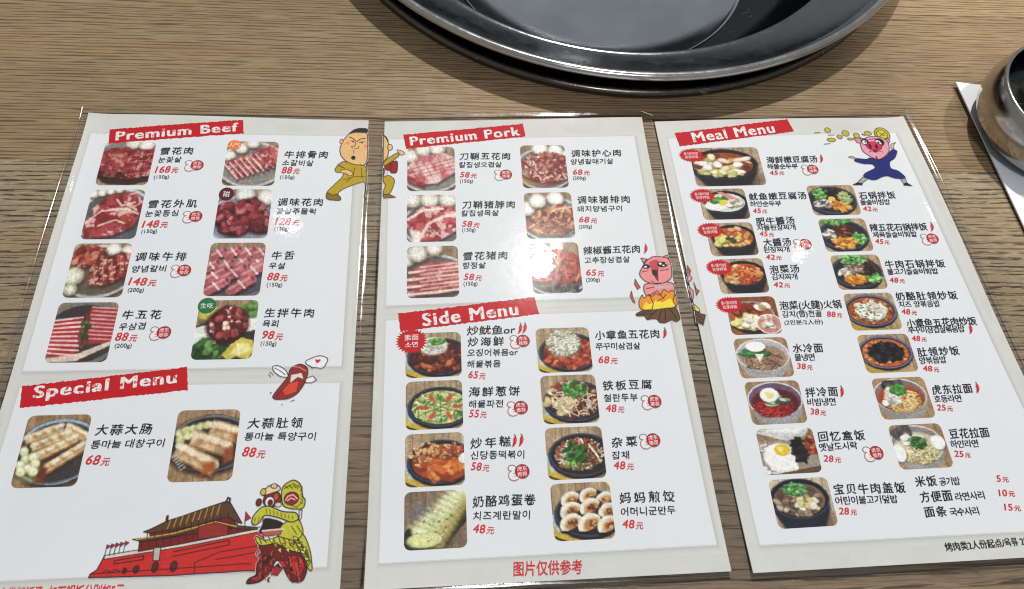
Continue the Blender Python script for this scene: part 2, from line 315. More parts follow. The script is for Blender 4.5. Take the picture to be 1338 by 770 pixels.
ILLS = [
 (0,'cartoon_print','cartoon of a round-headed fighter in yellow,left half',[('p',[(156.6,32.2),(153.2,35.4),(151.4,39.1),(153.1,41.2),(157.1,40.3),(156.8,44.0),(151.7,50.2),(148.0,55.0),(147.9,60.3),(156.4,61.2),(156.7,59.2),(154.1,56.2),(157.8,52.6),(164.1,49.5),(170.2,47.1),(170.6,55.0),(169.6,58.6),(170.8,58.8),(171.1,35.6),(163.3,35.4)],(190,160,30),0.45),('p',[(148.0,55.0),(147.9,60.3),(156.4,61.2),(156.7,59.2),(154.1,56.2),(151.7,57.4)],(140,112,20),0.4),('p',[(155.5,39.1),(158.5,38.5),(162.1,40.3),(162.9,42.2),(160.8,43.8),(158.6,41.6),(154.6,41.0)],(236,190,130),0.35),('l',[(163.5,37.8),(162.8,44.0),(159.0,47.7)],0.3,(25,20,18)),('l',[(167.5,37.8),(168.4,45.3)],0.3,(25,20,18)),('l',[(156.9,46.5),(163.8,44.0),(170.1,44.0)],0.3,(25,20,18)),('l',[(153.2,35.4),(157.4,37.9)],0.5,(25,20,18)),('p',[(169.9,8.6),(163.4,8.4),(158.4,11.7),(154.7,18.2),(153.5,24.0),(154.8,29.1),(158.1,32.9),(163.3,35.4),(171.2,35.6)],(236,190,130),0.5),('p',[(169.9,7.8),(164.4,7.4),(160.8,9.0),(157.9,12.6),(162.0,10.7),(170.0,11.3)],(40,32,34),0.3),('e',154.3,17.8,1.0,1.8,(236,190,130),0.35),('l',[(159.1,14.6),(161.2,15.5),(162.9,17.3)],0.55,(25,20,18)),('l',[(163.7,17.8),(165.9,15.9),(168.7,15.4)],0.55,(25,20,18)),('l',[(159.8,17.3),(162.4,18.3)],0.4,(25,20,18)),('l',[(165.0,18.8),(168.4,18.0)],0.4,(25,20,18)),('e',161.3,17.8,0.5,0.61,(25,20,18),0),('e',166.9,18.5,0.5,0.7,(25,20,18),0),('l',[(163.1,18.2),(162.6,21.4),(160.5,21.7),(161.4,23.1)],0.4,(25,20,18)),('l',[(162.7,23.3),(164.9,22.9),(165.1,21.4)],0.4,(25,20,18)),('l',[(162.0,24.6),(162.4,27.2)],0.3,(25,20,18)),('e',162.2,30.1,1.3,1.6,(25,20,18),0),('e',158.1,19.1,1.4,1.3,(235,150,120),0),('e',169.0,21.4,1.2,1.2,(235,150,120),0)]),
 (1,'cartoon_print','cartoon of a round-headed fighter in yellow,right half',[('p',[(2.7,33.4),(6.3,32.2),(10.9,30.7),(10.5,40.4),(6.9,40.4),(6.4,38.5),(3.1,37.8)],(150,28,28),0.4),('l',[(6.5,32.6),(6.6,39.8)],0.4,(25,20,18)),('p',[(2.0,32.2),(5.7,28.4),(10.8,24.7),(11.9,27.3),(7.3,31.6),(2.5,35.3)],(190,160,30),0.45),('p',[(2.1,35.3),(3.1,39.1),(2.0,42.8),(5.9,41.6),(9.5,45.4),(7.1,53.8),(5.6,55.3),(9.9,57.7),(2.9,58.2),(2.2,53.8),(3.8,48.9),(2.1,46.5)],(190,160,30),0.45),('p',[(2.9,58.2),(2.2,55.6),(5.6,55.3),(9.9,57.7)],(140,112,20),0.4),('p',[(10.8,24.7),(10.3,22.5),(11.5,23.4),(13.4,23.6),(15.5,26.0),(12.4,27.3)],(236,190,130),0.35),('p',[(1.6,11.2),(4.5,15.6),(5.3,21.4),(4.7,27.8),(2.0,32.6)],(236,190,130),0.5),('l',[(1.6,11.5),(3.4,13.3),(4.6,16.5)],0.9,(40,32,34)),('e',5.9,21.0,1.5,2.3,(236,190,130),0.4)]),
 (1,'cartoon_print','cartoon of a crying pig over a bonfire,left part',[('p',[(144.2,137.9),(148.1,136.1),(153.1,135.0),(158.7,133.5),(161.8,133.6),(166.1,132.8),(168.3,136.1),(169.2,142.0),(166.2,143.8),(164.0,142.1),(160.1,144.2),(156.6,143.8),(155.7,141.5),(152.7,141.4),(149.7,142.0),(149.1,139.4),(144.0,139.5)],(105,72,42),0.45),('p',[(151.8,119.1),(150.6,122.4),(151.1,125.8),(152.7,129.1),(165.7,128.2),(168.9,124.3),(168.5,118.3)],(240,150,150),0.5),('p',[(146.4,130.9),(149.6,125.7),(150.0,129.0),(153.2,125.8),(154.8,127.9),(157.3,125.3),(159.7,127.3),(162.3,122.8),(164.9,125.5),(167.0,123.6),(168.7,125.6),(169.2,133.6),(164.5,135.4),(159.3,133.9),(149.9,136.2),(147.0,135.4)],(240,150,40),0.45),('p',[(148.2,135.2),(150.7,130.4),(152.8,133.0),(157.6,129.3),(160.2,132.0),(165.7,128.2),(167.7,134.2),(162.8,134.7),(153.6,135.7)],(250,225,60),0),('l',[(153.6,127.2),(155.1,131.8),(153.6,135.7)],0.45,(25,20,18)),('l',[(157.4,130.6),(160.0,129.3),(161.4,128.7)],0.45,(25,20,18)),('l',[(168.4,126.3),(166.5,130.9),(168.5,134.8)],0.45,(25,20,18)),('l',[(145.3,138.6),(152.9,136.3)],0.4,(25,20,18)),('l',[(151.0,140.7),(156.6,135.8)],0.5,(25,20,18)),('l',[(156.5,142.2),(159.4,135.2)],0.5,(25,20,18)),('l',[(160.4,142.3),(161.2,135.3)],0.5,(25,20,18)),('l',[(167.1,141.9),(163.9,135.3)],0.5,(25,20,18)),('l',[(147.7,138.7),(153.8,138.2)],0.4,(25,20,18)),('p',[(152.0,102.6),(155.6,103.5),(153.1,106.2)],(240,150,150),0.45),('p',[(163.6,102.9),(168.2,100.8),(168.5,104.0)],(240,150,150),0.45),('p',[(155.2,104.2),(159.3,101.7),(164.3,102.0),(168.6,103.2),(169.4,108.7),(168.5,115.6),(164.7,118.8),(157.8,120.0),(152.5,118.1),(149.9,115.0),(149.7,112.3),(152.1,108.3)],(240,150,150),0.5),('p',[(156.2,105.6),(160.2,103.7),(163.1,105.1),(161.0,111.3),(157.1,111.8)],(200,80,90),0),('e',154.3,108.3,2.2,1.53,(25,20,18),0),('e',164.1,107.2,3.1,1.82,(25,20,18),0),('e',153.9,108.5,0.9,0.61,(250,250,250),0),('e',163.0,106.6,0.91,0.71,(250,250,250),0),('e',164.7,107.8,0.7,0.5,(250,250,250),0),('e',166.5,106.7,0.5,0.4,(250,250,250),0),('p',[(157.3,110.8),(160.8,110.6),(159.9,118.0),(158.9,116.0)],(150,40,45),0.35),('e',158.6,112.7,1.3,1.61,(30,55,50),0.3),('l',[(151.6,111.7),(154.8,111.1)],0.4,(25,20,18)),('l',[(162.2,111.3),(167.3,110.4)],0.4,(25,20,18)),('l',[(152.5,122.5),(157.5,121.6)],0.45,(25,20,18)),('l',[(153.0,127.1),(158.4,124.0),(161.3,128.7),(163.2,126.5)],0.45,(25,20,18)),('l',[(157.5,121.6),(162.4,121.8),(167.7,121.6)],0.9,(190,190,190)),('l',[(156.2,117.9),(158.2,119.3),(161.6,119.1)],0.4,(25,20,18)),('p',[(146.7,116.2),(145.8,119.6),(147.1,122.9),(149.0,121.6),(148.0,119.6)],(200,95,50),0.35),('p',[(143.5,123.8),(142.2,127.0),(143.4,130.8),(144.6,131.3),(143.8,127.6)],(200,95,50),0.35)]),
 (2,'cartoon_print','cartoon of a crying pig over a bonfire,right part',[('p',[(-1.4,113.5),(0.4,111.9),(1.5,114.3),(0.3,115.9),(-1.4,116.4)],(240,150,150),0.45),('p',[(-1.3,119.3),(0.7,122.3),(0.0,127.0),(-1.2,126.9)],(240,150,150),0.45),('p',[(-1.0,110.5),(0.2,105.9),(1.5,109.5),(0.5,111.7)],(190,80,55),0.4),('p',[(1.9,117.0),(2.7,121.1),(4.2,122.5),(2.0,125.4),(2.1,121.1)],(200,95,50),0.4),('p',[(-0.8,130.2),(2.0,133.6),(2.1,135.9),(-0.4,134.8)],(240,215,70),0.45),('p',[(-0.7,134.9),(2.6,136.9),(5.0,137.6),(2.5,143.8),(-1.0,141.6)],(105,72,42),0.5),('l',[(-0.1,136.8),(3.1,140.8)],0.45,(25,20,18)),('l',[(0.2,140.0),(2.1,142.6)],0.4,(25,20,18))]),
 (2,'cartoon_print','cartoon of a pig in a blue robe with flying gold coins',[('p',[(124.6,46.5),(127.8,47.9),(122.8,51.4),(119.7,50.9)],(170,170,175),0.35),('p',[(116.3,52.4),(119.8,50.7),(123.1,51.4),(122.5,52.6)],(20,20,24),0.3),('p',[(149.4,48.0),(153.1,47.7),(152.8,51.3),(150.5,52.0)],(170,170,175),0.35),('p',[(150.5,52.0),(152.9,51.2),(155.6,53.8),(150.1,53.2)],(20,20,24),0.3),('p',[(119.4,31.0),(122.1,30.2),(124.0,31.5),(122.2,32.0)],(215,190,180),0.35),('p',[(150.7,24.4),(151.8,20.8),(155.3,19.7),(153.0,22.0),(152.7,24.8)],(215,190,180),0.35),('p',[(133.5,31.6),(137.8,32.4),(140.5,33.5),(145.7,30.8),(151.2,24.8),(154.7,26.3),(150.6,32.7),(146.3,34.7),(145.1,40.3),(150.1,41.8),(153.4,46.7),(152.3,48.2),(146.3,48.1),(141.6,45.8),(137.8,46.5),(132.9,48.9),(129.3,48.8),(124.7,46.1),(127.3,43.4),(134.9,40.1),(135.3,38.7),(134.2,36.6),(128.1,36.5),(122.4,34.3),(123.7,31.8),(131.6,33.0)],(28,38,118),0.4),('l',[(140.0,33.2),(138.3,38.1),(135.1,39.4)],0.3,(14,20,70)),('l',[(137.8,46.4),(139.6,41.6),(138.6,38.1)],0.3,(14,20,70)),('l',[(131.5,33.4),(133.4,35.2)],0.3,(14,20,70)),('l',[(134.3,44.3),(127.5,46.9)],0.3,(14,20,70)),('l',[(142.0,44.4),(149.2,46.6)],0.3,(14,20,70)),('p',[(127.5,15.7),(132.3,16.2),(131.4,20.2),(128.8,19.7)],(238,140,165),0.45),('e',148.0,13.1,5.1,5.54,(200,185,50),0.5),('e',148.0,13.1,3.6,3.64,(215,205,60),0.4),('l',[(146.6,11.6),(149.6,14.2)],0.6,(90,85,20)),('l',[(150.4,11.5),(146.0,14.6)],0.6,(90,85,20)),('e',138.4,12.1,2.4,1.77,(200,185,50),0.4),('p',[(150.8,16.1),(151.9,18.3),(149.0,21.9),(147.9,17.5)],(238,140,165),0.45),('p',[(130.6,20.9),(132.3,18.0),(136.9,15.1),(142.0,14.5),(146.7,15.3),(150.2,18.3),(150.0,22.6),(148.7,26.9),(144.3,31.1),(140.0,33.2),(136.6,32.4),(132.7,29.1),(130.3,25.9)],(240,158,180),0.5),('e',134.5,19.1,2.5,2.82,(25,20,18),0),('e',144.3,19.3,3.3,3.13,(25,20,18),0),('e',134.0,19.3,1.5,1.58,(245,245,245),0),('e',143.2,19.3,1.7,1.58,(245,245,245),0),('e',144.7,20.5,0.7,0.76,(245,245,245),0),('e',134.5,19.1,0.5,0.73,(25,20,18),0),('e',143.6,19.3,0.5,0.76,(25,20,18),0),('e',139.6,22.6,5.2,3.57,(214,48,90),0.4),('e',136.8,22.5,1.0,1.99,(70,10,25),0),('e',141.1,22.8,1.1,1.87,(70,10,25),0),('l',[(137.5,17.3),(142.1,16.3)],0.4,(25,20,18)),('l',[(132.4,15.8),(134.5,16.9)],0.8,(25,20,18)),('e',139.1,26.4,1.5,1.08,(110,40,50),0.3),('l',[(134.5,27.4),(136.6,26.4)],0.4,(25,20,18)),('l',[(140.9,26.4),(144.3,27.4)],0.4,(25,20,18)),('e',138.6,31.6,0.5,1.17,(25,20,18),0),('e',130.1,13.9,2.1,1.96,(200,185,50),0.4),('e',123.0,12.0,2.4,2.31,(200,185,50),0.4),('e',111.4,9.3,2.0,1.87,(200,185,50),0.4),('e',118.2,14.7,1.8,1.55,(200,185,50),0.4),('e',112.0,17.1,2.8,1.46,(200,185,50),0.4),('e',125.1,16.6,2.0,0.85,(200,185,50),0.4),('l',[(101.9,11.3),(105.9,11.0)],0.5,(70,66,40)),('l',[(110.8,13.3),(115.1,13.2)],0.5,(70,66,40)),('l',[(106.1,20.5),(110.2,20.1)],0.5,(70,66,40)),('l',[(134.2,12.8),(135.8,13.7)],0.8,(25,20,18))]),
 (0,'cartoon_print','cartoon of a winged steak with a heart in a speech bubble',[('p',[(127.9,163.8),(131.2,163.4),(135.4,166.1),(137.3,170.3),(132.8,169.7),(129.2,167.0)],(245,245,248),0.45),('l',[(129.5,164.9),(132.5,166.5),(135.2,168.7)],0.35,(25,20,18)),('p',[(145.5,171.0),(149.3,169.5),(151.4,171.6),(149.1,173.3),(145.7,173.2)],(245,245,248),0.45),('p',[(137.2,165.1),(141.9,162.5),(145.9,164.2),(146.9,167.9),(145.3,174.0),(142.4,179.1),(137.9,181.8),(131.2,182.0),(129.7,180.3),(132.5,175.8),(134.6,172.8),(136.7,169.7)],(150,42,36),0.45),('p',[(137.1,173.4),(142.7,171.9),(141.8,178.0),(136.3,180.1),(134.4,177.4)],(222,72,50),0.25),('p',[(138.1,168.7),(143.5,167.6),(144.8,171.2),(141.6,170.1),(138.0,173.4)],(242,225,215),0.2),('l',[(138.6,164.1),(142.1,164.6),(145.7,166.8)],0.5,(220,150,140)),('l',[(133.6,177.4),(132.0,180.4)],0.5,(90,20,20)),('p',[(144.7,161.0),(151.8,158.0),(156.9,159.9),(154.4,165.7),(148.9,164.6),(148.6,165.5),(147.9,164.2),(145.4,163.1)],(245,245,248),0.45),('p',[(150.0,160.1),(151.1,160.8),(152.3,160.1),(152.8,161.2),(150.9,162.7),(149.8,161.1)],(205,30,45),0),('l',[(126.7,168.0),(127.8,169.6)],0.35,(25,20,18)),('l',[(127.3,167.0),(128.9,168.5)],0.35,(25,20,18)),('l',[(139.4,183.0),(141.2,182.3)],0.35,(25,20,18)),('e',128.9,178.3,0.4,0.41,(25,20,18),0),('e',135.1,184.6,0.3,0.3,(25,20,18),0)]),
 (0,'cartoon_print','drawing of a red palace gate with tiled roofs and flags',[('p',[(58.5,262.1),(60.9,260.6),(62.8,254.7),(96.1,250.9),(132.2,244.9),(136.7,263.7),(126.2,263.3),(94.8,264.1),(58.2,263.7)],(205,42,38),0.5),('p',[(62.7,254.4),(95.9,249.9),(132.0,243.9),(132.3,246.0),(96.2,251.9),(63.0,256.0)],(226,214,205),0.35),('p',[(77.5,253.2),(77.0,248.5),(91.9,246.3),(110.4,241.4),(129.7,244.9),(129.7,244.9),(96.0,250.5)],(120,26,26),0.4),('p',[(81.5,248.7),(81.0,243.9),(94.5,240.9),(115.1,236.7),(121.0,243.9),(98.9,246.5)],(120,26,26),0.4),('p',[(73.7,247.7),(81.6,247.0),(91.6,244.9),(109.9,240.4),(120.9,243.2),(129.6,244.2),(129.7,245.2),(121.1,244.6),(110.2,242.5),(92.0,247.0),(78.4,248.9)],(88,66,40),0.35),('l',[(75.5,247.8),(91.8,245.6),(110.0,241.1),(120.3,243.5)],0.6,(215,170,60)),('p',[(78.0,244.5),(80.9,243.4),(87.7,240.0),(94.1,238.1),(101.8,235.5),(113.9,231.7),(115.7,232.4),(120.5,239.3),(122.4,242.2),(120.1,241.7),(115.4,238.8),(98.4,243.1),(81.3,245.3)],(92,62,38),0.4),('l',[(88.6,243.4),(89.4,239.7)],0.35,(215,170,60)),('l',[(91.3,242.7),(92.1,238.8)],0.35,(215,170,60)),('l',[(94.0,242.0),(94.8,238.0)],0.35,(215,170,60)),('l',[(96.7,241.3),(97.5,237.2)],0.35,(215,170,60)),('l',[(99.4,240.6),(100.2,236.4)],0.35,(215,170,60)),('l',[(102.1,239.9),(102.9,235.6)],0.35,(215,170,60)),('l',[(104.8,239.2),(105.6,234.7)],0.35,(215,170,60)),('l',[(107.6,238.5),(108.3,233.9)],0.35,(215,170,60)),('l',[(110.3,237.8),(111.1,233.1)],0.35,(215,170,60)),('l',[(80.3,247.9),(79.9,245.2)],0.35,(60,14,14)),('l',[(83.5,247.2),(83.0,244.5)],0.35,(60,14,14)),('l',[(86.7,246.5),(86.2,243.8)],0.35,(60,14,14)),('l',[(89.9,245.8),(89.4,243.1)],0.35,(60,14,14)),('l',[(93.1,245.1),(92.6,242.3)],0.35,(60,14,14)),('l',[(96.3,244.4),(95.8,241.6)],0.35,(60,14,14)),('l',[(99.5,243.7),(99.1,240.9)],0.35,(60,14,14)),('l',[(102.7,243.0),(102.3,240.2)],0.35,(60,14,14)),('l',[(106.0,242.2),(105.6,239.4)],0.35,(60,14,14)),('l',[(109.2,241.5),(108.8,238.7)],0.35,(60,14,14)),('l',[(112.5,240.8),(112.1,238.0)],0.35,(60,14,14)),('l',[(115.8,240.1),(115.4,237.2)],0.35,(60,14,14)),('l',[(78.7,252.3),(78.0,248.5)],0.3,(60,14,14)),('l',[(81.9,251.8),(81.2,248.0)],0.3,(60,14,14)),('l',[(85.1,251.2),(84.4,247.5)],0.3,(60,14,14)),('l',[(88.3,250.7),(87.6,246.9)],0.3,(60,14,14)),('l',[(91.5,250.2),(90.8,246.4)],0.3,(60,14,14)),('l',[(94.7,249.6),(94.1,245.9)],0.3,(60,14,14)),('l',[(97.9,249.1),(97.3,245.3)],0.3,(60,14,14)),('l',[(101.1,248.6),(100.5,244.8)],0.3,(60,14,14)),('l',[(104.4,248.0),(103.8,244.2)],0.3,(60,14,14)),('l',[(107.6,247.5),(107.1,243.7)],0.3,(60,14,14)),('l',[(110.9,247.0),(110.3,243.2)],0.3,(60,14,14)),('l',[(114.1,246.4),(113.6,242.6)],0.3,(60,14,14)),('l',[(117.4,245.9),(116.9,242.1)],0.3,(60,14,14)),('l',[(120.7,245.3),(120.2,241.5)],0.3,(60,14,14)),('l',[(124.0,244.8),(123.5,241.0)],0.3,(60,14,14)),('p',[(102.6,243.2),(110.4,241.4),(116.0,243.0),(116.5,247.2),(103.4,248.8)],(150,45,40),0.3),('l',[(113.8,232.0),(114.3,230.2),(115.4,230.6),(115.3,232.4)],0.9,(50,30,25)),('l',[(87.7,240.0),(87.7,237.9)],1.2,(50,30,25)),('p',[(84.1,251.8),(87.2,251.6),(87.5,257.3),(84.8,257.5)],(190,185,180),0.35),('l',[(67.6,256.9),(80.2,255.0),(80.5,256.7),(67.9,258.2),(67.6,256.9)],0.4,(25,20,18)),('l',[(93.1,253.8),(117.5,249.6),(117.8,251.6),(93.4,255.8)],0.4,(25,20,18)),('l',[(103.5,258.9),(114.0,254.6),(131.2,252.5)],0.35,(25,20,18)),('l',[(103.5,258.9),(104.2,263.5)],0.35,(25,20,18)),('l',[(112.7,257.9),(131.5,255.2)],0.35,(25,20,18)),('e',78.2,260.9,1.3,1.63,(90,30,28),0.3),('e',86.3,260.2,1.4,2.33,(90,30,28),0.3),('e',94.5,260.2,1.5,2.32,(90,30,28),0.3),('e',73.2,261.3,0.91,1.24,(90,30,28),0.3),('l',[(59.2,262.1),(94.3,261.2),(128.6,260.1)],0.35,(25,20,18)),('l',[(63.8,261.6),(65.3,260.7),(67.2,261.8),(69.0,260.5),(71.2,261.6)],0.35,(25,20,18)),('l',[(62.9,254.7),(62.8,249.7)],0.3,(25,20,18)),('l',[(64.9,254.4),(64.8,249.4)],0.3,(25,20,18)),('l',[(66.9,254.1),(66.8,249.0)],0.3,(25,20,18)),('l',[(68.9,253.7),(68.8,248.7)],0.3,(25,20,18)),('l',[(70.9,253.4),(70.8,248.4)],0.3,(25,20,18)),('p',[(62.8,249.7),(64.6,250.3),(63.2,251.5)],(190,35,40),0.25),('p',[(64.8,249.4),(66.6,250.0),(65.1,251.3)],(190,35,40),0.25),('p',[(66.8,249.1),(68.6,249.7),(67.1,251.0)],(190,35,40),0.25),('p',[(68.8,248.8),(70.6,249.4),(69.1,250.7)],(190,35,40),0.25),('p',[(70.8,248.5),(72.6,249.1),(71.1,250.4)],(190,35,40),0.25),('l',[(123.8,243.3),(123.4,236.9)],0.3,(25,20,18)),('p',[(123.4,236.9),(126.2,239.9),(123.7,241.2)],(190,35,40),0.25)]),
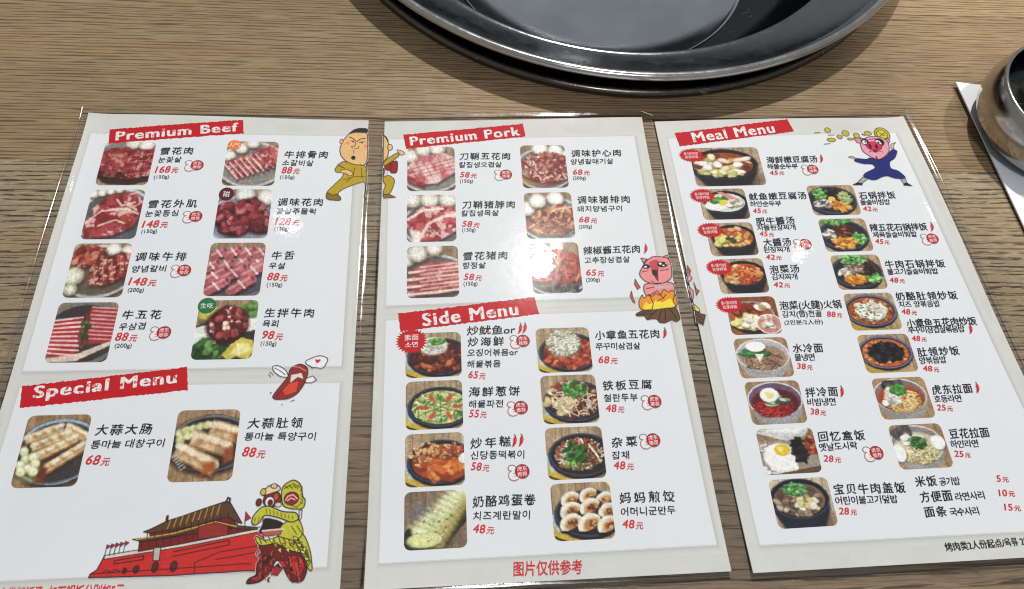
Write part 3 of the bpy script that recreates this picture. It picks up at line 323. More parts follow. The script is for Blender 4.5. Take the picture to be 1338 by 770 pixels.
 (0,'cartoon_print','drawing of a yellow and red lion dance costume',[('p',[(130.5,251.9),(140.5,250.8),(146.4,255.1),(152.8,257.2),(154.6,264.0),(152.9,269.1),(147.7,268.9),(145.0,265.1),(142.2,259.8),(139.8,259.0),(137.4,265.5),(133.2,268.6),(127.5,269.0),(128.4,266.6),(132.0,265.3),(131.2,261.6),(133.3,255.8)],(110,24,26),0.5),('p',[(146.6,257.0),(151.3,257.9),(153.3,262.4),(151.3,266.8),(148.2,265.9),(146.2,261.4)],(190,40,38),0.3),('p',[(138.3,262.6),(140.8,260.9),(143.3,262.8),(141.3,265.8),(138.3,265.5)],(165,35,38),0.35),('p',[(128.4,266.8),(132.8,265.3),(135.2,266.1),(132.4,268.2)],(165,40,40),0.35),('p',[(140.6,259.0),(143.8,259.9),(145.2,262.9),(143.2,262.1)],(185,45,40),0.25),('p',[(134.1,256.6),(138.8,257.1),(136.9,260.4),(133.9,261.0)],(60,14,16),0),('p',[(129.3,247.7),(134.3,250.6),(141.8,247.8),(147.6,242.6),(150.8,247.4),(153.0,250.5),(155.5,256.6),(157.0,264.9),(154.3,263.2),(152.0,256.5),(146.4,255.4),(139.0,251.5),(132.2,252.8),(129.6,250.4)],(200,196,62),0.45),('l',[(131.0,248.9),(132.4,251.6)],0.45,(70,66,20)),('l',[(133.2,249.9),(134.6,251.1)],0.45,(70,66,20)),('l',[(135.3,248.6),(136.7,250.6)],0.45,(70,66,20)),('l',[(137.6,249.6),(139.0,252.3)],0.45,(70,66,20)),('l',[(139.7,248.3),(141.2,251.8)],0.45,(70,66,20)),('l',[(141.9,249.3),(143.3,251.3)],0.45,(70,66,20)),('l',[(144.0,248.0),(145.7,253.0)],0.45,(70,66,20)),('l',[(146.3,249.0),(147.8,252.5)],0.45,(70,66,20)),('l',[(148.4,247.7),(150.0,252.0)],0.45,(70,66,20)),('l',[(145.7,247.2),(147.9,249.5)],0.5,(70,66,20)),('l',[(146.8,248.3),(148.9,251.1)],0.5,(70,66,20)),('l',[(147.9,249.4),(150.0,252.6)],0.5,(70,66,20)),('l',[(149.0,250.5),(151.1,254.2)],0.5,(70,66,20)),('l',[(150.2,251.6),(152.2,255.7)],0.5,(70,66,20)),('l',[(151.3,252.7),(153.2,257.3)],0.5,(70,66,20)),('l',[(152.4,253.8),(154.3,258.8)],0.5,(70,66,20)),('l',[(153.5,254.9),(155.3,260.3)],0.5,(70,66,20)),('p',[(132.3,239.8),(139.6,241.6),(142.8,244.0),(142.2,247.4),(135.5,248.0),(130.3,246.8),(131.9,243.6)],(42,24,24),0.4),('p',[(141.3,242.4),(148.6,240.3),(151.6,247.4),(148.4,251.1),(141.9,249.3),(138.7,248.1)],(200,196,62),0.4),('p',[(131.6,246.5),(135.2,245.1),(141.5,245.1),(140.6,247.9),(134.0,248.4)],(190,90,85),0.3),('l',[(132.2,245.9),(135.3,245.7),(141.6,245.3)],0.7,(240,225,215)),('l',[(131.0,254.8),(130.5,255.7),(130.9,256.7)],0.45,(40,10,12)),('l',[(135.4,257.3),(134.8,258.1),(135.3,259.2)],0.45,(206,84,44)),('l',[(132.4,259.5),(131.9,260.3),(132.3,261.4)],0.45,(150,30,30)),('l',[(136.7,261.9),(136.2,262.8),(136.6,263.8)],0.45,(40,10,12)),('l',[(133.7,264.1),(133.2,264.9),(133.6,265.9)],0.45,(206,84,44)),('l',[(138.0,266.5),(137.5,267.3),(137.9,268.3)],0.45,(150,30,30)),('l',[(133.7,256.5),(133.2,257.3),(133.6,258.4)],0.45,(40,10,12)),('l',[(138.1,258.9),(137.6,259.8),(138.0,260.8)],0.45,(206,84,44)),('l',[(135.1,261.1),(134.6,262.0),(135.0,263.0)],0.45,(150,30,30)),('l',[(132.1,263.3),(131.6,264.1),(132.0,265.2)],0.45,(40,10,12)),('l',[(136.4,265.7),(135.9,266.5),(136.3,267.6)],0.45,(206,84,44)),('l',[(132.1,255.7),(131.6,256.5),(132.0,257.6)],0.45,(150,30,30)),('l',[(136.5,258.1),(135.9,259.0),(136.4,260.1)],0.45,(40,10,12)),('l',[(133.5,260.3),(133.0,261.2),(133.4,262.2)],0.45,(206,84,44)),('l',[(137.8,262.7),(137.3,263.6),(137.7,264.6)],0.45,(150,30,30)),('l',[(134.8,264.9),(134.3,265.7),(134.7,266.8)],0.45,(40,10,12)),('l',[(137.9,255.1),(137.3,256.0),(137.7,257.1)],0.45,(206,84,44)),('l',[(134.8,257.3),(134.3,258.2),(134.7,259.3)],0.45,(150,30,30)),('l',[(131.8,259.5),(131.3,260.4),(131.7,261.4)],0.45,(40,10,12)),('l',[(136.2,262.0),(135.7,262.8),(136.1,263.9)],0.45,(206,84,44)),('l',[(133.2,264.1),(132.7,265.0),(133.1,266.0)],0.45,(150,30,30)),('l',[(137.5,266.5),(137.0,267.4),(137.4,268.4)],0.45,(40,10,12)),('l',[(133.2,256.5),(132.7,257.4),(133.1,258.5)],0.45,(206,84,44)),('l',[(137.6,259.0),(137.0,259.9),(137.5,260.9)],0.45,(150,30,30)),('l',[(134.6,261.2),(134.0,262.0),(134.5,263.1)],0.45,(40,10,12)),('l',[(138.9,263.6),(138.4,264.4),(138.8,265.5)],0.45,(206,84,44)),('l',[(144.9,257.1),(145.6,258.0),(145.4,259.1)],0.45,(60,14,16)),('l',[(148.7,259.4),(149.4,260.3),(149.2,261.3)],0.45,(214,92,50)),('l',[(145.5,261.4),(146.2,262.3),(145.9,263.3)],0.45,(120,20,24)),('l',[(149.3,263.7),(150.0,264.6),(149.8,265.6)],0.45,(60,14,16)),('l',[(146.0,265.7),(146.7,266.6),(146.5,267.6)],0.45,(214,92,50)),('l',[(148.9,257.6),(149.6,258.5),(149.4,259.6)],0.45,(120,20,24)),('l',[(145.6,259.7),(146.3,260.6),(146.1,261.6)],0.45,(60,14,16)),('l',[(149.4,261.9),(150.1,262.8),(149.9,263.9)],0.45,(214,92,50)),('l',[(146.2,263.9),(146.9,264.8),(146.6,265.9)],0.45,(120,20,24)),('l',[(150.0,266.2),(150.7,267.1),(150.5,268.1)],0.45,(60,14,16)),('l',[(145.7,257.9),(146.4,258.8),(146.2,259.8)],0.45,(214,92,50)),('l',[(149.6,260.2),(150.3,261.1),(150.1,262.1)],0.45,(120,20,24)),('l',[(146.3,262.2),(147.0,263.1),(146.8,264.1)],0.45,(60,14,16)),('l',[(150.1,264.5),(150.8,265.4),(150.6,266.4)],0.45,(214,92,50)),('l',[(146.8,266.4),(147.5,267.3),(147.3,268.3)],0.45,(120,20,24)),('l',[(149.7,258.4),(150.4,259.3),(150.2,260.3)],0.45,(60,14,16)),('l',[(146.4,260.4),(147.1,261.3),(146.9,262.4)],0.45,(214,92,50)),('l',[(150.3,262.7),(151.0,263.6),(150.8,264.6)],0.45,(120,20,24)),('l',[(147.0,264.7),(147.7,265.6),(147.5,266.6)],0.45,(60,14,16)),('l',[(150.8,267.0),(151.5,267.9),(151.3,268.9)],0.45,(214,92,50)),('l',[(146.6,258.7),(147.3,259.6),(147.1,260.6)],0.45,(120,20,24)),('l',[(150.4,260.9),(151.1,261.8),(150.9,262.9)],0.45,(60,14,16)),('l',[(147.1,263.0),(147.8,263.9),(147.6,264.9)],0.45,(214,92,50)),('l',[(151.0,265.2),(151.7,266.1),(151.4,267.1)],0.45,(120,20,24)),('l',[(147.7,267.2),(148.4,268.1),(148.2,269.1)],0.45,(60,14,16)),('l',[(150.6,259.2),(151.3,260.1),(151.1,261.1)],0.45,(214,92,50)),('p',[(131.5,256.8),(132.7,255.8),(133.5,258.0)],(196,52,40),0.2),('p',[(133.8,259.7),(135.0,258.6),(135.8,260.8)],(60,14,16),0.2),('p',[(136.1,262.5),(137.3,261.4),(138.1,263.6)],(170,36,34),0.2),('p',[(137.7,258.6),(138.9,257.6),(139.7,259.8)],(196,52,40),0.2),('p',[(140.0,261.4),(141.2,260.4),(142.0,262.6)],(60,14,16),0.2),('p',[(141.6,257.6),(142.8,256.5),(143.6,258.8)],(170,36,34),0.2),('p',[(143.9,260.4),(145.1,259.3),(145.9,261.6)],(196,52,40),0.2),('p',[(146.2,263.2),(147.4,262.2),(148.2,264.4)],(60,14,16),0.2),('p',[(147.8,259.4),(149.0,258.3),(149.9,260.5)],(170,36,34),0.2),('p',[(150.1,262.2),(151.3,261.1),(152.1,263.4)],(196,52,40),0.2),('p',[(151.8,258.3),(153.0,257.2),(153.8,259.5)],(60,14,16),0.2),('p',[(135.7,249.9),(137.6,249.2),(137.5,251.8)],(228,224,110),0.25),('p',[(137.9,252.1),(139.7,251.4),(139.6,254.1)],(160,150,40),0.25),('p',[(140.0,254.4),(141.8,253.7),(141.7,256.3)],(228,224,110),0.25),('p',[(141.6,252.1),(143.5,251.4),(143.3,254.1)],(160,150,40),0.25),('p',[(143.7,254.4),(145.6,253.7),(145.4,256.3)],(228,224,110),0.25),('p',[(145.3,252.1),(147.2,251.4),(147.1,254.0)],(160,150,40),0.25),('p',[(147.4,254.4),(149.3,253.7),(149.2,256.3)],(228,224,110),0.25),('p',[(149.1,252.1),(151.0,251.4),(150.8,254.0)],(160,150,40),0.25),('p',[(151.2,254.3),(153.1,253.7),(152.9,256.3)],(228,224,110),0.25),('p',[(146.6,248.7),(148.9,249.6),(147.8,251.8)],(228,224,110),0.25),('p',[(147.6,250.3),(149.9,251.1),(148.8,253.4)],(160,150,40),0.25),('p',[(148.6,251.8),(150.9,252.7),(149.8,254.9)],(228,224,110),0.25),('p',[(149.6,253.4),(151.9,254.2),(150.8,256.4)],(160,150,40),0.25),('p',[(150.6,254.9),(152.9,255.8),(151.8,258.0)],(228,224,110),0.25),('p',[(151.6,256.5),(153.8,257.3),(152.8,259.5)],(160,150,40),0.25),('p',[(152.6,258.0),(154.8,258.8),(153.8,261.0)],(228,224,110),0.25),('p',[(153.6,259.5),(155.8,260.3),(154.7,262.5)],(160,150,40),0.25),('p',[(139.6,225.0),(144.2,222.3),(148.0,224.4),(149.5,230.9),(150.9,232.1),(150.6,235.7),(148.7,236.6),(144.7,236.3),(140.5,235.0),(139.1,229.8)],(200,196,62),0.5),('e',144.2,231.4,3.4,3.01,(150,30,35),0.4),('l',[(141.5,232.2),(142.5,230.3),(144.8,229.6),(147.0,231.6)],0.5,(240,220,215)),('l',[(142.5,232.4),(143.8,231.1),(145.9,232.0)],0.5,(240,220,215)),('p',[(131.5,229.1),(138.2,227.7),(139.7,233.0),(137.3,234.9),(132.5,234.7),(130.7,232.7)],(130,40,36),0.35),('p',[(129.6,227.9),(131.6,226.3),(134.6,224.2),(138.1,225.3),(138.8,227.4),(133.5,229.0),(130.4,229.9)],(238,214,170),0.45),('e',130.6,227.9,1.3,1.61,(200,196,62),0.35),('e',135.5,225.3,1.5,1.12,(238,214,170),0.35),('e',134.1,232.6,2.2,2.41,(245,240,235),0.4),('e',134.4,233.0,1.1,1.32,(110,24,26),0.3),('e',136.9,230.3,1.3,1.81,(205,80,50),0.35),('e',129.0,232.8,1.3,1.71,(120,40,36),0.4),('e',138.2,234.1,1.6,1.1,(225,220,212),0.35),('p',[(130.2,235.0),(134.1,234.4),(140.8,237.6),(147.2,237.8),(148.7,241.1),(145.3,242.7),(139.5,240.2),(132.1,238.4),(130.6,242.1),(128.0,243.5),(126.6,241.9),(127.1,238.8)],(200,196,62),0.5),('l',[(132.7,235.9),(133.3,237.9)],0.35,(90,86,20)),('l',[(134.5,236.4),(135.1,238.3)],0.35,(90,86,20)),('l',[(136.3,237.0),(136.9,238.8)],0.35,(90,86,20)),('l',[(138.1,237.5),(138.7,239.2)],0.35,(90,86,20)),('l',[(139.9,238.0),(140.4,239.7)],0.35,(90,86,20)),('l',[(141.7,238.5),(142.2,240.1)],0.35,(90,86,20)),('l',[(143.5,239.1),(144.0,240.6)],0.35,(90,86,20)),('l',[(145.3,239.6),(145.8,241.0)],0.35,(90,86,20)),('l',[(140.2,224.8),(140.8,226.0)],0.35,(90,86,20)),('l',[(141.0,225.3),(141.6,226.4)],0.35,(90,86,20)),('l',[(141.7,225.7),(142.3,226.8)],0.35,(90,86,20)),('l',[(142.4,224.9),(143.0,226.0)],0.35,(90,86,20)),('l',[(143.1,225.3),(143.7,226.5)],0.35,(90,86,20)),('l',[(143.9,225.7),(144.5,226.9)],0.35,(90,86,20)),('l',[(144.6,225.0),(145.2,226.1)],0.35,(90,86,20)),('l',[(145.3,225.4),(145.9,226.5)],0.35,(90,86,20)),('l',[(146.1,225.8),(146.7,227.0)],0.35,(90,86,20)),('l',[(146.8,225.0),(147.4,226.2)],0.35,(90,86,20)),('l',[(147.9,225.6),(149.1,226.2)],0.35,(90,86,20)),('l',[(148.6,226.6),(149.1,227.2)],0.35,(90,86,20)),('l',[(148.0,227.6),(149.2,228.2)],0.35,(90,86,20)),('l',[(148.8,228.6),(149.3,229.1)],0.35,(90,86,20)),('l',[(148.2,229.5),(149.4,230.1)],0.35,(90,86,20)),('l',[(148.9,230.5),(149.5,231.1)],0.35,(90,86,20)),('l',[(148.4,231.4),(149.6,232.0)],0.35,(90,86,20)),('l',[(149.1,232.4),(149.6,233.0)],0.35,(90,86,20)),('l',[(148.5,233.3),(149.7,233.9)],0.35,(90,86,20)),('l',[(145.4,244.1),(146.1,245.4)],0.4,(90,86,20)),('l',[(146.4,245.4),(147.1,246.6)],0.4,(90,86,20)),('l',[(147.3,246.6),(148.1,247.9)],0.4,(90,86,20)),('l',[(148.0,244.2),(148.7,245.4)],0.4,(90,86,20)),('l',[(149.0,245.4),(149.7,246.7)],0.4,(90,86,20)),('l',[(150.0,246.7),(150.7,248.0)],0.4,(90,86,20)),('l',[(132.1,224.7),(133.1,225.4)],0.3,(150,110,60)),('l',[(133.5,225.4),(134.4,225.5)],0.3,(150,110,60)),('l',[(134.8,226.1),(135.7,225.5)],0.3,(150,110,60)),('l',[(136.0,224.9),(137.0,225.5)],0.3,(150,110,60)),('l',[(127.9,242.6),(128.4,239.8)],0.35,(110,104,24)),('l',[(129.7,242.2),(130.2,239.6)],0.35,(110,104,24)),('l',[(131.6,241.8),(132.1,239.5)],0.35,(110,104,24)),('p',[(148.3,237.2),(149.7,236.8),(149.8,240.4),(148.8,242.0)],(225,220,190),0.35),('l',[(142.0,233.8),(147.0,235.6),(149.4,233.4)],0.45,(90,86,20)),('l',[(140.5,226.6),(144.3,224.3),(147.3,226.0)],0.4,(90,86,20))]),
]
PAPERS = [[(1.6, -1.3), (170.1, 1.3), (169.9, 273.5), (-3.2, 273.5)], [(2.3, 1.0), (167.2, -0.5), (171.5, 274.0), (-1.9, 272.5)], [(-3.0, 0.3), (166.5, -1.0), (185.3, 274.8), (2.6, 273.1)]]
# ------------------------------------------------------------------ helpers
rnd = random.Random(7)
def lin(c):
    c = np.asarray(c, float)
    return np.where(c <= 0.04045, c / 12.92, ((c + 0.055) / 1.055) ** 2.4)

def link(name, me, mat=None, parent=None, loc=None):
    o = bpy.data.objects.new(name, me)
    COL.objects.link(o)
    if mat is not None and me is not None:
        for m in (mat if isinstance(mat, (list, tuple)) else [mat]):
            me.materials.append(m)
    if parent is not None:
        o.parent = parent
    if loc is not None:
        o.location = loc
    return o

def tag(o, label=None, cat=None, group=None, kind=None):
    for k, v in (('label', label), ('category', cat), ('group', group), ('kind', kind)):
        if v:
            o[k] = v
    return o

class N:
    """small node-tree helper"""
    def __init__(s, name):
        s.m = bpy.data.materials.new(name)
        s.m.use_nodes = True
        s.t = s.m.node_tree
        s.p = s.t.nodes['Principled BSDF']
        s.out = s.t.nodes['Material Output']
    def n(s, typ, **kw):
        x = s.t.nodes.new(typ)
        for k, v in kw.items():
            setattr(x, k, v)
        return x
    def l(s, a, b):
        s.t.links.new(a, b)
    def coords(s, scale=(1, 1, 1), src='Object', add=None):
        tc = s.n('ShaderNodeTexCoord')
        mp = s.n('ShaderNodeMapping')
        mp.inputs['Scale'].default_value = scale
        v = tc.outputs[src]
        if add is not None:
            a = s.n('ShaderNodeVectorMath', operation='ADD')
            s.l(v, a.inputs[0]); s.l(add, a.inputs[1]); v = a.outputs[0]
        s.l(v, mp.inputs['Vector'])
        return mp.outputs[0]
    def noise(s, vec, scale=1, detail=3, rough=0.5, dist=0.0):
        x = s.n('ShaderNodeTexNoise')
        x.inputs['Scale'].default_value = scale
        x.inputs['Detail'].default_value = detail
        x.inputs['Roughness'].default_value = rough
        x.inputs['Distortion'].default_value = dist
        if vec is not None:
            s.l(vec, x.inputs['Vector'])
        return x
    def ramp(s, fac, stops):
        x = s.n('ShaderNodeValToRGB')
        e = x.color_ramp.elements
        while len(e) < len(stops):
            e.new(0.5)
        for i, (p, c) in enumerate(stops):
            e[i].position = p
            e[i].color = (*c, 1) if len(c) == 3 else c
        s.l(fac, x.inputs[0])
        return x.outputs[0]
    def mix(s, fac, a, b, mode='MIX'):
        x = s.n('ShaderNodeMix', data_type='RGBA', blend_type=mode)
        for v, i in ((fac, 0), (a, 6), (b, 7)):
            if hasattr(v, 'links') or hasattr(v, 'is_linked'):
                s.l(v, x.inputs[i])
            else:
                x.inputs[i].default_value = v if i == 0 else (*v, 1)
        return x.outputs[2]
    def bump(s, h, strength, dist, normal=None):
        x = s.n('ShaderNodeBump')
        x.inputs['Strength'].default_value = strength
        x.inputs['Distance'].default_value = dist
        s.l(h, x.inputs['Height'])
        if normal is not None:
            s.l(normal, x.inputs['Normal'])
        return x.outputs[0]

def mat_plain(name, col, rough=0.6, spec=0.3, metal=0.0):
    k = N(name)
    k.p.inputs['Base Color'].default_value = (*col, 1)
    k.p.inputs['Roughness'].default_value = rough
    k.p.inputs['Specular IOR Level'].default_value = spec
    k.p.inputs['Metallic'].default_value = metal
    return k.m

# ------------------------------------------------------------------ materials
def wood(name, light, mid, dark, fx, fy, lo, hi, wav, amount, ring, streaks=()):
    k = N(name)
    # slow waviness of the grain
    w = k.noise(k.coords((2.2, 9, 1)), 1, 3, 0.55)
    sub = k.n('ShaderNodeVectorMath', operation='SUBTRACT')
    k.l(w.outputs['Color'], sub.inputs[0]); sub.inputs[1].default_value = (0.5, 0.5, 0.5)
    mul = k.n('ShaderNodeVectorMath', operation='MULTIPLY')
    k.l(sub.outputs[0], mul.inputs[0]); mul.inputs[1].default_value = (0, wav, 0)
    off = mul.outputs[0]
    band = k.noise(k.coords((2.0, 46, 1), add=off), 1, 4, 0.6)
    streak = k.noise(k.coords((7, 260, 1), add=off), 1, 3, 0.6)
    pores = k.noise(k.coords((fx, fy, 1), add=off), 1, 2, 0.55, 0.15)
    pores2 = k.noise(k.coords((fx * 2.1, fy * 1.4, 1), add=off), 1, 2, 0.5, 0.1)
    fibre = k.noise(k.coords((60, 2200, 1), add=off), 1, 2, 0.5)
    base = k.ramp(band.outputs[0], [(0.28, mid), (0.62, light)])
    base = k.mix(0.35, base, k.ramp(streak.outputs[0], [(0.3, mid), (0.7, light)]))
    # growth rings: rows of open pores a few millimetres apart, wandering and fading
    tc = k.n('ShaderNodeTexCoord'); ad = k.n('ShaderNodeVectorMath', operation='ADD')
    k.l(tc.outputs['Object'], ad.inputs[0]); k.l(off, ad.inputs[1])
    sp = k.n('ShaderNodeSeparateXYZ'); k.l(ad.outputs[0], sp.inputs[0])
    warp = k.noise(k.coords((3.0, 70, 1)), 1, 3, 0.55)
    my = k.n('ShaderNodeMath', operation='MULTIPLY_ADD'); k.l(sp.outputs[1], my.inputs[0]); my.inputs[1].default_value = 6.2832 / ring
    mw = k.n('ShaderNodeMath', operation='MULTIPLY'); k.l(warp.outputs[0], mw.inputs[0]); mw.inputs[1].default_value = 26.0
    k.l(mw.outputs[0], my.inputs[2])
    sn = k.n('ShaderNodeMath', operation='SINE'); k.l(my.outputs[0], sn.inputs[0])
    rows = k.ramp(sn.outputs[0], [(0.0, (0.22,) * 3), (0.72, (1, 1, 1))])
    f0 = k.ramp(pores.outputs[0], [(lo, (0, 0, 0)), (hi, (1, 1, 1))])
    f1m = k.n('ShaderNodeMath', operation='MULTIPLY'); k.l(f0, f1m.inputs[0]); k.l(rows, f1m.inputs[1])
    f1 = f1m.outputs[0]
    f2 = k.ramp(pores2.outputs[0], [(lo + 0.03, (0, 0, 0)), (hi + 0.05, (1, 1, 1))])
    mx = k.n('ShaderNodeMath', operation='MAXIMUM'); k.l(f1, mx.inputs[0])
    m2 = k.n('ShaderNodeMath', operation='MULTIPLY'); k.l(f2, m2.inputs[0]); m2.inputs[1].default_value = 0.35
    k.l(m2.outputs[0], mx.inputs[1])
    am = k.n('ShaderNodeMath', operation='MULTIPLY'); k.l(mx.outputs[0], am.inputs[0]); am.inputs[1].default_value = amount
    c = k.mix(am.outputs[0], base, dark)
    c = k.mix(0.25, c, k.ramp(fibre.outputs[0], [(0.3, (0.45, 0.4, 0.36)), (0.7, (1, 1, 1))]), 'MULTIPLY')
    # soft reddish smudges of wear
    sm = k.noise(k.coords((2.6, 22, 1), add=off), 1, 4, 0.6)
    c = k.mix(k.ramp(sm.outputs[0], [(0.54, (0, 0, 0)), (0.75, (0.5, 0.5, 0.5))]), c, (0.33, 0.185, 0.080), 'MIX')
    # a broad slow change of tone along the boards
    bt = k.noise(k.coords((1.6, 7, 1)), 1, 3, 0.55)
    c = k.mix(0.85, c, k.ramp(bt.outputs[0], [(0.32, (0.70, 0.68, 0.66)), (0.66, (1.0, 1.0, 1.0))]), 'MULTIPLY')
    # resin streaks in the wood itself
    for (sx, sy, hx, hy) in streaks:
        mp = k.n('ShaderNodeMapping', vector_type='TEXTURE')
        mp.inputs['Location'].default_value = (sx, sy, 0); mp.inputs['Scale'].default_value = (hx, hy, 1)
        k.l(ad.outputs[0], mp.inputs[0])
        le = k.n('ShaderNodeVectorMath', operation='LENGTH'); k.l(mp.outputs[0], le.inputs[0])
        mk = k.ramp(le.outputs['Value'], [(0.25, (0.75,) * 3), (1.0, (0, 0, 0))])
        c = k.mix(mk, c, (0.20, 0.095, 0.030))
    k.l(c, k.p.inputs['Base Color'])
    k.p.inputs['Specular IOR Level'].default_value = 0.32
    k.l(k.ramp(pores.outputs[0], [(0.4, (0.42,) * 3), (0.7, (0.62,) * 3)]), k.p.inputs['Roughness'])
    inv = k.n('ShaderNodeMath', operation='SUBTRACT'); inv.inputs[0].default_value = 1; k.l(mx.outputs[0], inv.inputs[1])
    k.l(k.bump(inv.outputs[0], 0.5, 0.00025), k.p.inputs['Normal'])
    return k.m
W_FAR = wood('wood_far', (0.40, 0.288, 0.165), (0.305, 0.208, 0.110), (0.085, 0.053, 0.028), 34, 1300, 0.42, 0.51, 0.007, 0.92, 0.0024,
             [(-0.180, 0.0203, 0.075, 0.0017), (-0.075, 0.0185, 0.022, 0.0012), (0.281, 0.055, 0.0026, 0.0016), (0.26, 0.040, 0.09, 0.0010)])
W_MID = wood('wood_middle', (0.405, 0.325, 0.210), (0.335, 0.262, 0.160), (0.058, 0.043, 0.029), 70, 1050, 0.45, 0.50, 0.009, 1.0, 0.0034)
W_NEAR = wood('wood_near', (0.29, 0.220, 0.140), (0.205, 0.147, 0.089), (0.060, 0.041, 0.026), 34, 800, 0.46, 0.54, 0.03, 0.92, 0.0046)

def steel(name, col, rough, brushed=0.0, dull=0.78):
    k = N(name)
    k.p.inputs['Metallic'].default_value = 1
    nz = k.noise(k.coords((90, 90, 90)), 1, 4, 0.65)
    big = k.noise(k.coords((9, 9, 9)), 1, 3, 0.6)
    k.l(k.ramp(big.outputs[0], [(0.3, tuple(c * dull for c in col)), (0.7, col)]), k.p.inputs['Base Color'])
    # hairline scratches
    hs = k.noise(k.coords((38, 900, 300)), 1, 2, 0.5, 0.6)
    hs2 = k.noise(k.coords((800, 52, 300)), 1, 2, 0.5, 0.6)
    mxx = k.n('ShaderNodeMath', operation='MAXIMUM'); k.l(hs.outputs[0], mxx.inputs[0]); k.l(hs2.outputs[0], mxx.inputs[1])
    base = k.ramp(big.outputs[0], [(0.36, tuple(c * dull for c in col)), (0.64, col)])
    k.l(k.mix(k.ramp(mxx.outputs[0], [(0.71, (0, 0, 0)), (0.76, (0.5, 0.5, 0.5))]), base, (0.62, 0.62, 0.62)), k.p.inputs['Base Color'])
    k.l(k.ramp(nz.outputs[0], [(0.35, (rough * 0.7,) * 3), (0.7, (rough * 1.35,) * 3)]), k.p.inputs['Roughness'])
    tc = k.n('ShaderNodeTexCoord'); ln = k.n('ShaderNodeVectorMath', operation='MULTIPLY'); ln.inputs[1].default_value = (1, 1, 0.4)
    k.l(tc.outputs['Object'], ln.inputs[0])
    le = k.n('ShaderNodeVectorMath', operation='LENGTH'); k.l(ln.outputs[0], le.inputs[0])
    cb = k.n('ShaderNodeCombineXYZ'); m1 = k.n('ShaderNodeMath', operation='MULTIPLY'); k.l(le.outputs['Value'], m1.inputs[0]); m1.inputs[1].default_value = 900
    k.l(m1.outputs[0], cb.inputs[0])
    dr = k.noise(k.coords((6, 6, 6)), 1, 2, 0.5); k.l(dr.outputs[0], cb.inputs[1])
    sc1 = k.noise(cb.outputs[0], 1, 3, 0.6)
    k.l(k.bump(sc1.outputs[0], 0.12 + brushed, 0.0002), k.p.inputs['Normal'])
    return k.m
STEEL = steel('worn_steel', (0.27, 0.278, 0.29), 0.21, 0.12)
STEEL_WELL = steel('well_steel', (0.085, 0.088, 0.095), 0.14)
STEEL_FLOOR = steel('floor_steel', (0.74, 0.76, 0.78), 0.10, 0.05, 0.78)  # paler than the well wall: a bright reflection put into the floor's colour
STEEL_RIM = steel('rim_steel', (0.58, 0.56, 0.53), 0.22)
STEEL_RING = steel('ring_steel', (0.13, 0.115, 0.10), 0.26)
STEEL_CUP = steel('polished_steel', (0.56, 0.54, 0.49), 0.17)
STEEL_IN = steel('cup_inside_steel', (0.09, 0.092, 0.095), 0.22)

def paper_mat(name, c1, c2):
    k = N(name)
    n1 = k.noise(k.coords((38, 38, 38)), 1, 5, 0.65)
    n2 = k.noise(k.coords((900, 900, 900)), 1, 2, 0.5)
    c = k.ramp(n1.outputs[0], [(0.3, c1), (0.7, c2)])
    c = k.mix(0.06, c, n2.outputs['Color'], 'MULTIPLY')
    k.l(c, k.p.inputs['Base Color'])
    k.p.inputs['Roughness'].default_value = 0.7
    k.p.inputs['Specular IOR Level'].default_value = 0.2
    return k.m
PAPER = paper_mat('cream_paper', (0.64, 0.64, 0.605), (0.73, 0.73, 0.695))
WHITE = paper_mat('white_print', (0.80, 0.82, 0.85), (0.82, 0.84, 0.87))
CARD = paper_mat('card_paper', (0.80, 0.81, 0.84), (0.83, 0.84, 0.87))

def ink(name, c, c2=None, scale=500, lo=0.5, hi=0.6):
    k = N(name)
    n1 = k.noise(k.coords((scale,) * 3), 1, 4, 0.7)
    c2 = c2 or tuple(min(1, v * 1.25 + 0.006) for v in c)
    k.l(k.ramp(n1.outputs[0], [(lo, c), (hi, c2)]), k.p.inputs['Base Color'])
    k.p.inputs['Roughness'].default_value = 0.6
    k.p.inputs['Specular IOR Level'].default_value = 0.2
    return k.m
BLACK = ink('black_ink', (0.012, 0.012, 0.016))
REDINK = ink('red_ink', (0.60, 0.022, 0.030))
WHITEINK = ink('white_ink', (0.80, 0.78, 0.76))
BANNER = ink('banner_red', (0.56, 0.004, 0.010), (0.48, 0.006, 0.012), 160, 0.4, 0.7)
GRUNGE = ink('stamped_white', (0.84, 0.82, 0.80), (0.56, 0.03, 0.035), 420, 0.555, 0.615)

def vcol_mat(name):
    k = N(name)
    a = k.n('ShaderNodeAttribute', attribute_name='print')
    k.l(a.outputs['Color'], k.p.inputs['Base Color'])
    k.p.inputs['Roughness'].default_value = 0.6
    k.p.inputs['Specular IOR Level'].default_value = 0.2
    return k.m
PRINT = vcol_mat('photo_print')

